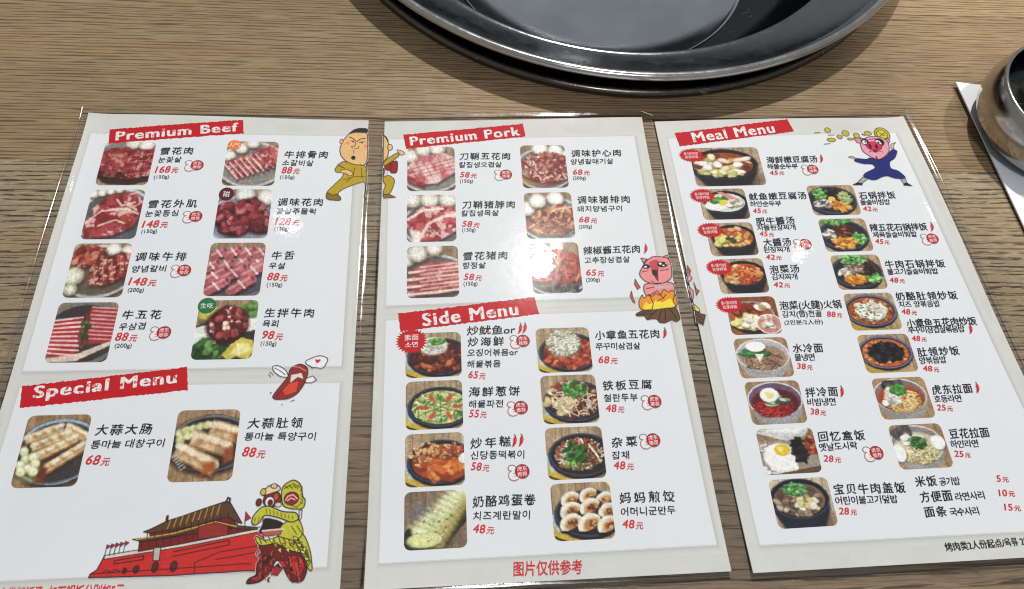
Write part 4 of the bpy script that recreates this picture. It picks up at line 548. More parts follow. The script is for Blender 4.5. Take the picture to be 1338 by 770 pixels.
def film_mat(name, clear, r0=0.045, r1=0.085):
    k = N(name)
    k.t.nodes.remove(k.p)
    tr = k.n('ShaderNodeBsdfTransparent'); tr.inputs[0].default_value = (*clear, 1)
    gl = k.n('ShaderNodeBsdfGlossy', distribution='BECKMANN'); gl.inputs['Roughness'].default_value = 0.05
    gl.inputs['Color'].default_value = (1, 1, 1, 1)
    peel = k.noise(k.coords((230, 230, 230)), 1, 1.0, 0.5)
    slow = k.noise(k.coords((30, 30, 30)), 1, 3, 0.5)
    nrm = k.bump(peel.outputs[0], 0.22, 0.00016, k.bump(slow.outputs[0], 0.12, 0.0012))
    fr = k.n('ShaderNodeFresnel'); fr.inputs[0].default_value = 1.5
    k.l(nrm, fr.inputs['Normal']); k.l(nrm, gl.inputs['Normal'])
    sm = k.noise(k.coords((45, 60, 45)), 1, 4, 0.65)
    k.l(k.ramp(sm.outputs[0], [(0.35, (r0,) * 3), (0.7, (r1,) * 3)]), gl.inputs['Roughness'])
    g2 = k.n('ShaderNodeBsdfGlossy'); g2.inputs['Roughness'].default_value = 0.18; k.l(nrm, g2.inputs['Normal'])
    gm = k.n('ShaderNodeMixShader'); gm.inputs[0].default_value = 0.09
    k.l(gl.outputs[0], gm.inputs[1]); k.l(g2.outputs[0], gm.inputs[2])
    mx = k.n('ShaderNodeMixShader')
    k.l(fr.outputs[0], mx.inputs[0]); k.l(tr.outputs[0], mx.inputs[1]); k.l(gm.outputs[0], mx.inputs[2])
    k.l(mx.outputs[0], k.out.inputs[0])
    return k.m
FILM = film_mat('laminate', (0.985, 0.988, 0.99))
FILM_EDGE = film_mat('laminate_margin', (0.94, 0.94, 0.95), 0.14, 0.22)
FILM_CUT = film_mat('laminate_cut', (0.82, 0.82, 0.83), 0.22, 0.30)

# ------------------------------------------------------------------ table of planks
table = link('table', None)
tag(table, 'wooden table top of wide brown planks with dark open grain', 'table')
GX, GY = 0.1175, 0.5408          # centre of the grill recess
HOLE = 0.205
edges_y = [-0.60, -0.455, -0.31, -0.165, -0.022, 0.1215, 0.2556, 0.396, 0.54, 0.685, 0.83, 0.97, 1.10]
def plank_mesh(y0, y1, x0, x1):
    """a plank with the round cut-out for the grill where it meets it"""
    g = 0.00012
    y0 += g; y1 -= g
    n = 140
    ys = [y0 + (y1 - y0) * i / n for i in range(n + 1)]
    bm = bmesh.new()
    def strip(fl, fr):
        L0 = []
        for y in ys:
            a, b_ = fl(y), fr(y)
            L0.append([bm.verts.new((a, y, 0)), bm.verts.new((b_, y, 0)), bm.verts.new((a, y, -0.03)), bm.verts.new((b_, y, -0.03))])
        for p, q in zip(L0, L0[1:]):
            bm.faces.new((p[0], p[1], q[1], q[0]))
            bm.faces.new((p[3], p[2], q[2], q[3]))
            bm.faces.new((p[2], p[0], q[0], q[2]))
            bm.faces.new((p[1], p[3], q[3], q[1]))
        for p, s in ((L0[0], 1), (L0[-1], -1)):
            f = (p[0], p[2], p[3], p[1])
            bm.faces.new(f if s > 0 else f[::-1])
    if y1 > GY - HOLE and y0 < GY + HOLE:
        h = lambda y: math.sqrt(max(0, HOLE ** 2 - (y - GY) ** 2)) + 1e-5
        strip(lambda y: x0, lambda y: GX - h(y))
        strip(lambda y: GX + h(y), lambda y: x1)
    else:
        n = 1; ys = [y0, y1]
        strip(lambda y: x0, lambda y: x1)
    cy = (y0 + y1) / 2
    for v in bm.verts:
        v.co.y -= cy
    me = bpy.data.meshes.new('plank'); bm.to_mesh(me); bm.free()
    return me, cy
for i, (a, b_) in enumerate(zip(edges_y, edges_y[1:])):
    me, cy = plank_mesh(a, b_, -1.05, 1.35)
    me.transform(Matrix.Translation((-0.37 * (i % 3), 0, 0)))
    link('plank', me, W_FAR if i >= 6 else W_MID if i == 5 else W_NEAR, table, (0.37 * (i % 3), cy, 0))

# ------------------------------------------------------------------ lathe
def lathe(name, prof, mat, parent, seg=160, smooth=True, cap=False):
    bm = bmesh.new()
    rings = []
    for (r_, z) in prof:
        if r_ < 1e-6:
            rings.append([bm.verts.new((0, 0, z))])
        else:
            rings.append([bm.verts.new((r_ * math.cos(2 * math.pi * k / seg), r_ * math.sin(2 * math.pi * k / seg), z)) for k in range(seg)])
    for A, B in zip(rings, rings[1:]):
        for k in range(seg):
            k2 = (k + 1) % seg
            if len(A) == 1 and len(B) > 1:
                bm.faces.new((A[0], B[k2], B[k]))
            elif len(B) == 1:
                bm.faces.new((A[k], A[k2], B[0]))
            else:
                bm.faces.new((A[k], A[k2], B[k2], B[k]))
    bmesh.ops.recalc_face_normals(bm, faces=bm.faces)
    for f in bm.faces:
        f.smooth = smooth
    me = bpy.data.meshes.new(name); bm.to_mesh(me); bm.free()
    return link(name, me, mat, parent)
def arc(cx, cz, rad, a0, a1, n=10):
    return [(cx + rad * math.cos(math.radians(a0 + (a1 - a0) * i / n)), cz + rad * math.sin(math.radians(a0 + (a1 - a0) * i / n))) for i in range(n + 1)]

grill = link('grill_basin', None, loc=(GX, GY, 0))
tag(grill, 'round stainless steel grill basin with a wide flange set into the table', 'grill basin')
lathe('table_ring', [(0.198, -0.02), (0.2, 0.0045), (0.2235, 0.0062)] + arc(0.2275, 0.0038, 0.0036, 100, -50, 10) + [(0.228, 0.0004), (0.2, 0.0003)], STEEL_RING, grill, 200)
lathe('flange', [(0.1900, -0.006), (0.1905, -0.001)] + arc(0.1935, 0.0018, 0.0026, 180, 60, 7) + [(0.1975, 0.0052), (0.206, 0.0088), (0.218, 0.0152), (0.2265, 0.0208), (0.2325, 0.0262),
                 (0.2325, 0.0240), (0.227, 0.0190), (0.216, 0.0130), (0.203, 0.0060), (0.196, 0.0005), (0.1915, -0.0055)], STEEL, grill, 220)
lathe('rolled_rim', arc(0.2337, 0.0252, 0.0029, 150, -210, 18), STEEL_RIM, grill, 220)
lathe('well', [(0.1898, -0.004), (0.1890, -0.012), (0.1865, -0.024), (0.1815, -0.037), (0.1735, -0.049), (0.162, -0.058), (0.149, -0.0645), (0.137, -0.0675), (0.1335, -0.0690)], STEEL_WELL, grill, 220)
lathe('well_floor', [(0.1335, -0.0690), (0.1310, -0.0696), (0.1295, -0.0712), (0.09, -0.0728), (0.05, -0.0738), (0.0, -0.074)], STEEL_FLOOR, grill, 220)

# ------------------------------------------------------------------ steel cup on a white card
CX_, CY_ = 0.3838, 0.2862
def prism(name, pts, z0, z1, mat, parent=None, bev=0.0):
    bm = bmesh.new()
    a = [bm.verts.new((x, y, z0)) for x, y in pts]
    b_ = [bm.verts.new((x, y, z1)) for x, y in pts]
    n = len(pts)
    bm.faces.new(b_); bm.faces.new(a[::-1])
    for i in range(n):
        bm.faces.new((a[i], a[(i + 1) % n], b_[(i + 1) % n], b_[i]))
    bmesh.ops.recalc_face_normals(bm, faces=bm.faces)
    if bev:
        bmesh.ops.bevel(bm, geom=[e for e in bm.edges], offset=bev, segments=2, affect='EDGES', profile=0.5)
    me = bpy.data.meshes.new(name); bm.to_mesh(me); bm.free()
    return link(name, me, mat, parent)

def curled_card(P, n=26):
    A, B, C_, D_ = [Vector((*p, 0)) for p in P]     # corner nearest the menu, round to the right
    V, F = [], []
    for lay, th in ((0, 0.0009), (1, 0.0)):
        for i in range(n + 1):
            for j in range(n + 1):
                s_, t_ = i / n, j / n
                p = A.lerp(B, t_).lerp(D_.lerp(C_, t_), s_)
                z = 0.0009 + 0.0022 * max(0, 1 - s_ * 7) ** 2 * (0.35 + 0.65 * abs(2 * t_ - 0.9)) + th
                V.append((p.x, p.y, z))
    m = n + 1; o = m * m
    for i in range(n):
        for j in range(n):
            a = i * m + j
            F.append((a, a + m, a + m + 1, a + 1)[::-1]); F.append((o + a, o + a + 1, o + a + m + 1, o + a + m)[::-1])
    loop = [j for j in range(n)] + [i * m + n for i in range(n)] + [n * m + j for j in range(n, 0, -1)] + [i * m for i in range(n, 0, -1)]
    for a, c in zip(loop, loop[1:] + loop[:1]):
        F.append((a, c, o + c, o + a))
    me = bpy.data.meshes.new('white_card'); me.from_pydata(V, [], F); me.update()
    bm = bmesh.new(); bm.from_mesh(me); bmesh.ops.recalc_face_normals(bm, faces=bm.faces); bm.to_mesh(me); bm.free()
    return link('white_card', me, CARD)
card = curled_card([(0.33855, 0.32864), (0.3625, -0.01), (0.62, 0.006), (0.60, 0.3205)])
tag(card, 'plain white card lying flat under the steel cup', 'card')
cup = link('steel_cup', None, loc=(CX_, CY_, 0.0021))
tag(cup, 'polished barrel-shaped steel cup standing on the white card', 'cup')
lathe('body', [(0.0, 0.001), (0.030, 0.001), (0.0335, 0.0), (0.0375, 0.0012), (0.0440, 0.0050), (0.0484, 0.0105), (0.0504, 0.0170), (0.0506, 0.0225), (0.0496, 0.0285), (0.0480, 0.0335), (0.0470, 0.0358)], STEEL_CUP, cup, 128)
lathe('rim', arc(0.0461, 0.0361, 0.00125, 180, -180, 14), STEEL_RIM, cup, 128)
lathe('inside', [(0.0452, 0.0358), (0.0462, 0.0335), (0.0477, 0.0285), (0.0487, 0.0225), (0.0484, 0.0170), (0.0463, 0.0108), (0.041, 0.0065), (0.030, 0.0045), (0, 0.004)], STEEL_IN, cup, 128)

# ------------------------------------------------------------------ printed matter painted into colour attributes
class Canvas:
    def __init__(s, nx, ny, x0, y0, x1, y1, bgc=(255, 255, 255)):
        s.nx, s.ny = nx, ny
        xs = np.linspace(x0, x1, nx); ys = np.linspace(y0, y1, ny)
        s.xs, s.ys = xs, ys
        s.px = (x1 - x0) / (nx - 1); s.py = (y1 - y0) / (ny - 1)
        s.X, s.Y = np.meshgrid(xs, ys)
        s.C = np.empty((ny, nx, 3)); s.C[:] = bgc
        s.A = np.zeros((ny, nx))
    def win(s, xa, ya, xb, yb):
        i0 = max(0, int((xa - s.xs[0]) / s.px) - 1); i1 = min(s.nx, int((xb - s.xs[0]) / s.px) + 3)
        j0 = max(0, int((ya - s.ys[0]) / s.py) - 1); j1 = min(s.ny, int((yb - s.ys[0]) / s.py) + 3)
        return (slice(j0, j1), slice(i0, i1)) if i1 > i0 and j1 > j0 else None
    def put(s, w, a, col):
        a = np.clip(a, 0, 1)
        s.C[w] = s.C[w] * (1 - a[..., None]) + np.asarray(col, float) * a[..., None]
        s.A[w] = 1 - (1 - s.A[w]) * (1 - a)
    def ell(s, cx, cy, rx, ry, col, rot=0.0, soft=None, k=1.0):
        R = max(rx, ry) * 1.1 + s.px * 2
        w = s.win(cx - R, cy - R, cx + R, cy + R)
        if not w: return
        x, y = s.X[w] - cx, s.Y[w] - cy
        if rot:
            c_, s_ = math.cos(rot), math.sin(rot)
            x, y = x * c_ + y * s_, -x * s_ + y * c_
        q = np.sqrt((x / rx) ** 2 + (y / ry) ** 2)
        a = (1 - q) * min(rx, ry) / (soft or s.px) + 0.5
        s.put(w, np.clip(a, 0, 1) * k, col)
    def inside(s, w, P):
        x, y = s.X[w], s.Y[w]
        ins = np.zeros(x.shape, bool)
        n = len(P)
        for i in range(n):
            (xa, ya), (xb, yb) = P[i], P[(i + 1) % n]
            if ya != yb:
                c_ = (ya > y) != (yb > y)
                ins ^= c_ & (x < (xb - xa) * (y - ya) / (yb - ya) + xa)
        return ins
    def dist(s, w, P, closed):
        x, y = s.X[w], s.Y[w]
        d = np.full(x.shape, 1e9)
        for i in range(len(P) - (0 if closed else 1)):
            (xa, ya), (xb, yb) = P[i], P[(i + 1) % len(P)]
            L = (xb - xa) ** 2 + (yb - ya) ** 2 + 1e-12
            t = np.clip(((x - xa) * (xb - xa) + (y - ya) * (yb - ya)) / L, 0, 1)
            d = np.minimum(d, np.hypot(x - xa - t * (xb - xa), y - ya - t * (yb - ya)))
        return d
    def poly(s, P, col, ow=0, oc=(25, 20, 18), k=1.0, soft=None):
        xs = [p[0] for p in P]; ys = [p[1] for p in P]
        m = ow + 2 * s.px
        w = s.win(min(xs) - m, min(ys) - m, max(xs) + m, max(ys) + m)
        if not w: return
        d = s.dist(w, P, True); ins = s.inside(w, P)
        a = np.clip(np.where(ins, d, -d) / (soft or s.px) + 0.5, 0, 1)
        s.put(w, a * k, col)
        if ow:
            s.put(w, np.clip((ow / 2 - d) / s.px + 0.5, 0, 1), oc)
    def line(s, P, wd, col, k=1.0):
        xs = [p[0] for p in P]; ys = [p[1] for p in P]
        m = wd + 2 * s.px
        w = s.win(min(xs) - m, min(ys) - m, max(xs) + m, max(ys) + m)
        if not w: return
        s.put(w, np.clip((wd / 2 - s.dist(w, P, False)) / s.px + 0.5, 0, 1) * k, col)

def noise2(rs, ny, nx, f, oct_=3):
    out = np.zeros((ny, nx)); amp = 1; tot = 0
    for o in range(oct_):
        n = int(f * 2 ** o) + 2
        g = rs.rand(n + 1, n + 1)
        yy = np.linspace(0, n - 1.001, ny); xx = np.linspace(0, n - 1.001, nx)
        j = yy.astype(int); i = xx.astype(int)
        fy = (yy - j)[:, None]; fx = (xx - i)[None]
        fy = fy * fy * (3 - 2 * fy); fx = fx * fx * (3 - 2 * fx)
        a = g[j][:, i]; b_ = g[j][:, i + 1]; c_ = g[j + 1][:, i]; d = g[j + 1][:, i + 1]
        out += amp * ((a * (1 - fx) + b_ * fx) * (1 - fy) + (c_ * (1 - fx) + d * fx) * fy)
        tot += amp; amp *= 0.6
    return out / tot

# ---- a little kitchen: every food photograph is painted with these
NF = 104
class Food(Canvas):
    def __init__(s, seed):
        super().__init__(NF, NF, 0, 0, 1, 1)
        s.rs = np.random.RandomState(seed)
    def wood(s, c1=(176, 146, 108), c2=(140, 110, 78), n=7, slant=0.0):
        nz = noise2(s.rs, NF, NF, 6, 3)
        col = noise2(s.rs, NF, NF, 14, 2).mean(0)[None].repeat(NF, 0)
        t = np.clip(0.5 * nz + 0.9 * (col - col.min()) / (np.ptp(col) + 1e-6) - 0.2, 0, 1)
        s.C[:] = np.asarray(c1) * (1 - t[..., None]) + np.asarray(c2) * t[..., None]
        for i in range(n):
            x = (i + 0.5 * s.rs.rand()) / n
            s.line([(x, 0), (x + slant, 1)], 0.008, (86, 64, 44), 0.75)
    def tex(s, c1, c2, f, mask, lo=0.35, hi=0.65, k=1.0):
        t = np.clip((noise2(s.rs, NF, NF, f, 3) - lo) / (hi - lo), 0, 1)
        m = (mask * k)[..., None]
        col = np.asarray(c1) * (1 - t[..., None]) + np.asarray(c2) * t[..., None]
        s.C[:] = s.C * (1 - m) + col * m
    def emask(s, cx, cy, rx, ry, rot=0, soft=0.02):
        x, y = s.X - cx, s.Y - cy
        c_, s_ = math.cos(rot), math.sin(rot)
        x, y = x * c_ + y * s_, -x * s_ + y * c_
        return np.clip((1 - np.hypot(x / rx, y / ry)) * min(rx, ry) / soft + 0.5, 0, 1)
    def pmask(s, P, soft=0.02):
        w = (slice(0, NF), slice(0, NF))
        d = s.dist(w, P, True)
        return np.clip(np.where(s.inside(w, P), d, -d) / soft + 0.5, 0, 1)
    def plate(s, cx, cy, rx, ry, rim=(190, 192, 196), base=(134, 128, 122), edge=(128, 122, 116), sh=0.03):
        s.ell(cx, cy + sh, rx * 1.03, ry * 1.03, (60, 44, 32), soft=0.05, k=0.7)
        s.ell(cx, cy, rx, ry, edge); s.ell(cx, cy - 0.006, rx * 0.985, ry * 0.975, rim)
        s.ell(cx, cy + 0.004, rx * 0.93, ry * 0.92, edge, k=0.5); s.ell(cx, cy, rx * 0.9, ry * 0.88, base)
    def blobs(s, n, cx, cy, rx, ry, s0, s1, cols, el=1.5, a0=0, a1=math.pi, sh=0.55, hl=0.25):
        for _ in range(n):
            t = 2 * math.pi * s.rs.rand(); q = math.sqrt(s.rs.rand())
            x = cx + rx * q * math.cos(t); y = cy + ry * q * math.sin(t)
            z = s0 + (s1 - s0) * s.rs.rand()
            c_ = np.array(cols[s.rs.randint(len(cols))], float) * (0.88 + 0.24 * s.rs.rand())
            a = a0 + (a1 - a0) * s.rs.rand()
            s.ell(x + z * 0.15, y + z * 0.35, z * el, z, c_ * 0.35, a, soft=z * 0.7, k=sh)
            s.ell(x, y, z * el, z, np.minimum(c_, 255), a, soft=z * 0.45)
            if hl:
                s.ell(x - z * 0.2, y - z * 0.3, z * el * 0.5, z * 0.35, np.minimum(c_ * 1.3 + 25, 255), a, soft=z * 0.4, k=hl)
    def strands(s, n, cx, cy, rx, ry, wd, cols, curl=0.5, ln=0.3):
        for _ in range(n):
            t = 2 * math.pi * s.rs.rand(); q = math.sqrt(s.rs.rand())
            x = cx + rx * q * math.cos(t); y = cy + ry * q * math.sin(t)
            a = math.pi * 2 * s.rs.rand(); P = []
            kk = (s.rs.rand() - 0.5) * 2 * curl
            for j in range(6):
                P.append((x, y)); x += ln / 6 * math.cos(a); y += ln / 6 * math.sin(a); a += kk
                if ((x - cx) / rx) ** 2 + ((y - cy) / ry) ** 2 > 1.15: break
            if len(P) < 2: continue
            c_ = np.array(cols[s.rs.randint(len(cols))], float) * (0.85 + 0.3 * s.rs.rand())
            s.line([(p[0] + wd * 0.3, p[1] + wd * 0.6) for p in P], wd, c_ * 0.4, 0.5)
            s.line(P, wd, np.minimum(c_, 255))
    def mush(s, x, y, r_, c=(222, 212, 196)):
        s.ell(x + r_ * 0.1, y + r_ * 0.25, r_ * 1.05, r_ * 0.95, (70, 56, 44), soft=r_ * 0.5, k=0.7)
        s.ell(x, y, r_, r_ * 0.88, (168, 152, 130), soft=r_ * 0.25); s.ell(x - r_ * 0.08, y - r_ * 0.1, r_ * 0.86, r_ * 0.74, c, soft=r_ * 0.45)
        for a in (0.3, 1.4, 2.5):
            dx, dy = math.cos(a) * r_ * 0.55, math.sin(a) * r_ * 0.5
            s.line([(x - dx, y - dy), (x + dx, y + dy)], 0.018, (250, 246, 236), 0.8)
    def egg(s, x, y, rx, ry, yolk=True, a=0):
        s.ell(x + 0.01, y + 0.02, rx, ry, (60, 50, 40), a, soft=0.04, k=0.6)
        s.ell(x, y, rx, ry, (246, 244, 236), a, soft=0.02)
        if yolk: s.ell(x, y, rx * 0.55, ry * 0.55, (240, 214, 140), a, soft=0.03)
    def meat(s, P, c1, c2, fat=(238, 190, 180), f=9, lo=0.4, hi=0.62, fk=0.8, ftr=0.56):
        m = s.pmask(P, 0.03)
        s.poly([(x + 0.015, y + 0.035) for x, y in P], (50, 24, 20), k=0.6, soft=0.06)
        s.tex(c1, c2, f, m, lo, hi)
        t = np.clip((noise2(s.rs, NF, NF, f * 1.6, 3) - ftr) / 0.08, 0, 1)
        mm_ = (m * t * fk)[..., None]
        s.C[:] = s.C * (1 - mm_) + np.asarray(fat) * mm_
    def shade(s):
        v = 1 - 0.16 * (noise2(s.rs, NF, NF, 3, 2) - 0.5)
        g = 1 + 0.10 * (s.rs.rand(NF, NF) - 0.5)
        fine = 1 + 0.30 * (noise2(s.rs, NF, NF, 34, 2) - 0.5)
        C = s.C * v[..., None] * g[..., None] * fine[..., None]
        # lens softness, then the contrast of a printed photograph
        K_ = C.copy(); K_[1:-1, 1:-1] = (6 * C[1:-1, 1:-1] + C[:-2, 1:-1] + C[2:, 1:-1] + C[1:-1, :-2] + C[1:-1, 2:]) / 10
        t = np.clip(K_ / 255, 0, 1)
        t = t * 0.55 + 0.45 * t * t * (3 - 2 * t)
        L = t.mean(2, keepdims=True)
        s.C = np.clip((L + (t - L) * 0.82) * 262, 0, 255)

def W_(f, **k): f.wood(**k)
RED, DRED, PINK, FAT = (178, 44, 44), (110, 20, 24), (214, 110, 104), (240, 206, 196)
def f_A1(f):
    f.wood(); f.plate(0.5, 0.42, 0.55, 0.46); f.mush(0.55, 0.12, 0.12); f.mush(0.78, 0.14, 0.13)
    f.poly([(0.05, 0.72), (0.9, 0.72), (0.98, 0.84), (0.6, 0.92), (0.2, 0.88)], (70, 40, 32))
    f.meat([(0.04, 0.30), (0.20, 0.20), (0.5, 0.18), (0.56, 0.42), (0.5, 0.76), (0.02, 0.7)], (186, 62, 62), (150, 34, 36), fk=0.5)
    f.meat([(0.5, 0.24), (0.97, 0.22), (0.99, 0.6), (0.9, 0.74), (0.55, 0.82), (0.48, 0.6)], (170, 42, 44), (140, 26, 30), fk=0.6)
    for i in range(4): f.line([(0.55, 0.36 + i * 0.12), (0.97, 0.30 + i * 0.12)], 0.02, (230, 150, 145), 0.6)
    for i in range(4): f.line([(0.6 + i * 0.1, 0.25), (0.56 + i * 0.1, 0.76)], 0.016, (110, 20, 24), 0.6)
    f.meat([(0.0, 0.6), (0.5, 0.68), (0.52, 0.8), (0.05, 0.74)], (120, 26, 26), (90, 18, 18), fk=0.3)
def f_A2(f):
    f.wood(); f.plate(0.55, 0.55, 0.6, 0.5, base=(96, 96, 104)); [f.mush(0.12 + i * 0.13, 0.16 - 0.03 * i, 0.08) for i in range(4)]
    f.meat([(0.15, 0.4), (0.4, 0.16), (0.75, 0.12), (0.96, 0.3), (0.9, 0.5), (0.5, 0.55), (0.2, 0.56)], (178, 56, 54), (140, 30, 32), f=6)
    f.meat([(0.08, 0.62), (0.3, 0.42), (0.7, 0.38), (0.92, 0.5), (0.85, 0.72), (0.5, 0.88), (0.12, 0.9)], (190, 58, 58), (146, 34, 36), f=6)
    f.line([(0.1, 0.64), (0.3, 0.45), (0.68, 0.41), (0.88, 0.5)], 0.03, FAT, 0.8); f.line([(0.3, 0.7), (0.55, 0.6), (0.7, 0.66)], 0.03, FAT, 0.8); f.line([(0.5, 0.25), (0.6, 0.36), (0.8, 0.3)], 0.03, FAT, 0.8)
def f_A3(f):
    f.wood(); f.plate(0.5, 0.52, 0.56, 0.42, base=(110, 92, 74)); f.mush(0.66, 0.18, 0.11); f.mush(0.88, 0.2, 0.1)
    f.meat([(0.08, 0.25), (0.35, 0.1), (0.56, 0.18), (0.5, 0.4), (0.2, 0.48)], (176, 58, 40), (120, 26, 22), f=12, fk=0.6)
    f.blobs(26, 0.3, 0.28, 0.22, 0.13, 0.02, 0.05, [(190, 66, 48), (150, 36, 30), (214, 110, 80)], 1.8)
    f.meat([(0.35, 0.4), (0.8, 0.22), (0.98, 0.25), (0.96, 0.6), (0.6, 0.75), (0.42, 0.72)], (184, 60, 44), (124, 28, 22), f=12)
    for i in range(9): f.line([(0.42 + i * 0.06, 0.42 - i * 0.02), (0.5 + i * 0.055, 0.72 - i * 0.03)], 0.02, (96, 22, 18) if i % 2 else (226, 130, 100), 0.7)
    f.mush(0.17, 0.6, 0.15, (216, 212, 180)); f.mush(0.17, 0.8, 0.1, (190, 186, 150))
def f_A4(f):
    f.wood(); f.plate(0.5, 0.52, 0.6, 0.46, base=(70, 60, 56), rim=(120, 116, 112))
    for i in range(9):
        y = 0.34 + i * 0.055; f.poly([(0.06 - i * 0.004, y), (0.5 - i * 0.01, y - 0.05 + i * 0.012), (0.52, y + 0.03 + i * 0.01), (0.05, y + 0.05)], (196, 30, 36)); f.line([(0.05, y), (0.5, y - 0.05 + i * 0.012)], 0.024, (244, 214, 208), 0.9)
    for i in range(9):
        y = 0.10 + i * 0.055; f.poly([(0.52, y + 0.05), (0.95, y + 0.06), (0.99, y + 0.12), (0.55, y + 0.13)], (186, 34, 40)); f.line([(0.56 + 0.02 * (i % 2), y + 0.05), (0.98, y + 0.08)], 0.02, (236, 190, 186), 0.8)
    f.blobs(30, 0.52, 0.5, 0.06, 0.24, 0.015, 0.03, [(70, 84, 40), (96, 104, 58), (130, 60, 40)], 1.6, 0.6, 1.6)
    f.poly([(0.08, 0.86), (0.5, 0.8), (0.94, 0.62), (0.95, 0.68), (0.5, 0.9), (0.1, 0.92)], (226, 196, 180), k=0.9)
def f_B1(f):
    f.wood(); f.plate(0.52, 0.52, 0.56, 0.44); [f.mush(x, y, 0.11) for x, y in ((0.14, 0.36), (0.32, 0.22), (0.5, 0.12))]
    for i in range(11):
        x = 0.06 + i * 0.08; y = 0.62 - i * 0.032
        f.meat([(x, y - 0.1), (x + 0.12, y - 0.2), (x + 0.3, y + 0.1), (x + 0.26, y + 0.2)] if i < 8 else [(x - 0.1, y - 0.16), (x + 0.06, y - 0.12), (x + 0.1, y + 0.25), (x, y + 0.2)], (206, 92, 92), (164, 50, 52), f=10, fk=0.7)
        f.line([(x + 0.02, y - 0.1), (x + 0.26, y + 0.17)], 0.026, FAT, 0.75)
def f_B2(f):
    f.wood(); f.plate(0.5, 0.6, 0.58, 0.42, rim=(150, 170, 200), base=(120, 130, 150)); f.mush(0.5, 0.17, 0.15, (214, 214, 214)); f.mush(0.85, 0.22, 0.15, (220, 220, 218))
    for c in ((0.25, 0.5, 0.24, 0.22), (0.58, 0.42, 0.26, 0.22), (0.8, 0.62, 0.24, 0.2), (0.4, 0.68, 0.26, 0.18)):
        f.ell(c[0], c[1] + 0.04, c[2], c[3], (66, 14, 18), soft=0.06)
        f.blobs(40, c[0], c[1], c[2] * 0.85, c[3] * 0.8, 0.025, 0.055, [(150, 28, 40), (118, 18, 30), (180, 52, 58), (190, 90, 90)], 1.5)
def f_B3(f):
    f.wood(); f.plate(0.5, 0.66, 0.62, 0.3, base=(84, 80, 88), rim=(104, 104, 110))
    def roll(x, y, L, w):
        a = -0.55; dx, dy = math.cos(a) * L, math.sin(a) * L; nx, ny = -math.sin(a) * w, math.cos(a) * w
        q = [(x - nx, y - ny), (x + dx - nx, y + dy - ny), (x + dx + nx, y + dy + ny), (x + nx, y + ny)]
        f.poly([(p[0] + 0.015, p[1] + 0.045) for p in q], (64, 22, 28), k=0.8, soft=0.05)
        f.tex((204, 100, 108), (176, 70, 80), 12, f.pmask(q, 0.025)); f.ell(x, y, w * 0.95, w * 0.8, (186, 82, 90), a, soft=0.02)
        f.line([(x - nx * 0.45, y - ny * 0.45), (x + dx - nx * 0.45, y + dy - ny * 0.45)], w * 0.5, (228, 150, 150), 0.7)
        f.line([(x + dx * 0.45 - nx, y + dy * 0.45 - ny), (x + dx * 0.55 + nx, y + dy * 0.55 + ny)], 0.03, (244, 206, 204), 0.85)
        f.ell(x + dx, y + dy, w * 0.55, w * 0.9, (206, 120, 124), a, soft=0.02); f.ell(x + dx, y + dy, w * 0.3, w * 0.6, (140, 40, 52), a, soft=0.03)
    for x, y in ((0.14, 0.3), (0.36, 0.28), (0.58, 0.28), (0.78, 0.28), (0.06, 0.5), (0.28, 0.48), (0.52, 0.46), (0.76, 0.46)): roll(x, y, 0.2, 0.068)
    for x, y in ((0.06, 0.7), (0.34, 0.66), (0.64, 0.62), (0.1, 0.86), (0.48, 0.84)): roll(x, y, 0.36, 0.078)
def f_B4(f):
    f.wood(n=5); f.plate(0.5, 0.72, 0.62, 0.36, base=(50, 56, 44), rim=(80, 72, 66), edge=(50, 30, 30))
    f.poly([(0.0, 0.5), (0.35, 0.4), (0.4, 0.7), (0.05, 0.78)], (206, 214, 196)); f.poly([(0.65, 0.35), (1, 0.28), (1, 0.5), (0.7, 0.56)], (212, 220, 200))
    for i in range(5): f.line([(0.02, 0.52 + i * 0.05), (0.38, 0.42 + i * 0.05)], 0.014, (236, 240, 226), 0.8); f.line([(0.66, 0.37 + i * 0.04), (1, 0.3 + i * 0.04)], 0.012, (238, 242, 230), 0.8)
    f.blobs(10, 0.25, 0.25, 0.1, 0.06, 0.05, 0.08, [(206, 190, 60), (220, 206, 90)]); f.blobs(40, 0.85, 0.22, 0.14, 0.08, 0.02, 0.05, [(70, 120, 44), (110, 160, 70)])
    f.blobs(60, 0.3, 0.82, 0.3, 0.12, 0.03, 0.06, [(60, 116, 44), (36, 84, 30), (100, 150, 66)])
    f.ell(0.52, 0.44, 0.3, 0.27, (70, 14, 18), soft=0.06); f.blobs(110, 0.52, 0.4, 0.25, 0.22, 0.025, 0.045, [(150, 34, 40), (110, 18, 26), (176, 60, 60), (226, 190, 160)], 1.2)
    f.poly([(0.5, 0.86), (0.6, 0.72), (0.74, 0.62), (0.9, 0.66), (0.94, 0.8), (0.86, 0.94), (0.7, 0.88), (0.6, 0.94)], (222, 190, 50)); f.poly([(0.6, 0.86), (0.7, 0.7), (0.86, 0.7), (0.9, 0.8), (0.78, 0.86)], (244, 226, 130), soft=0.05); f.line([(0.7, 0.7), (0.74, 0.86)], 0.02, (250, 244, 200))
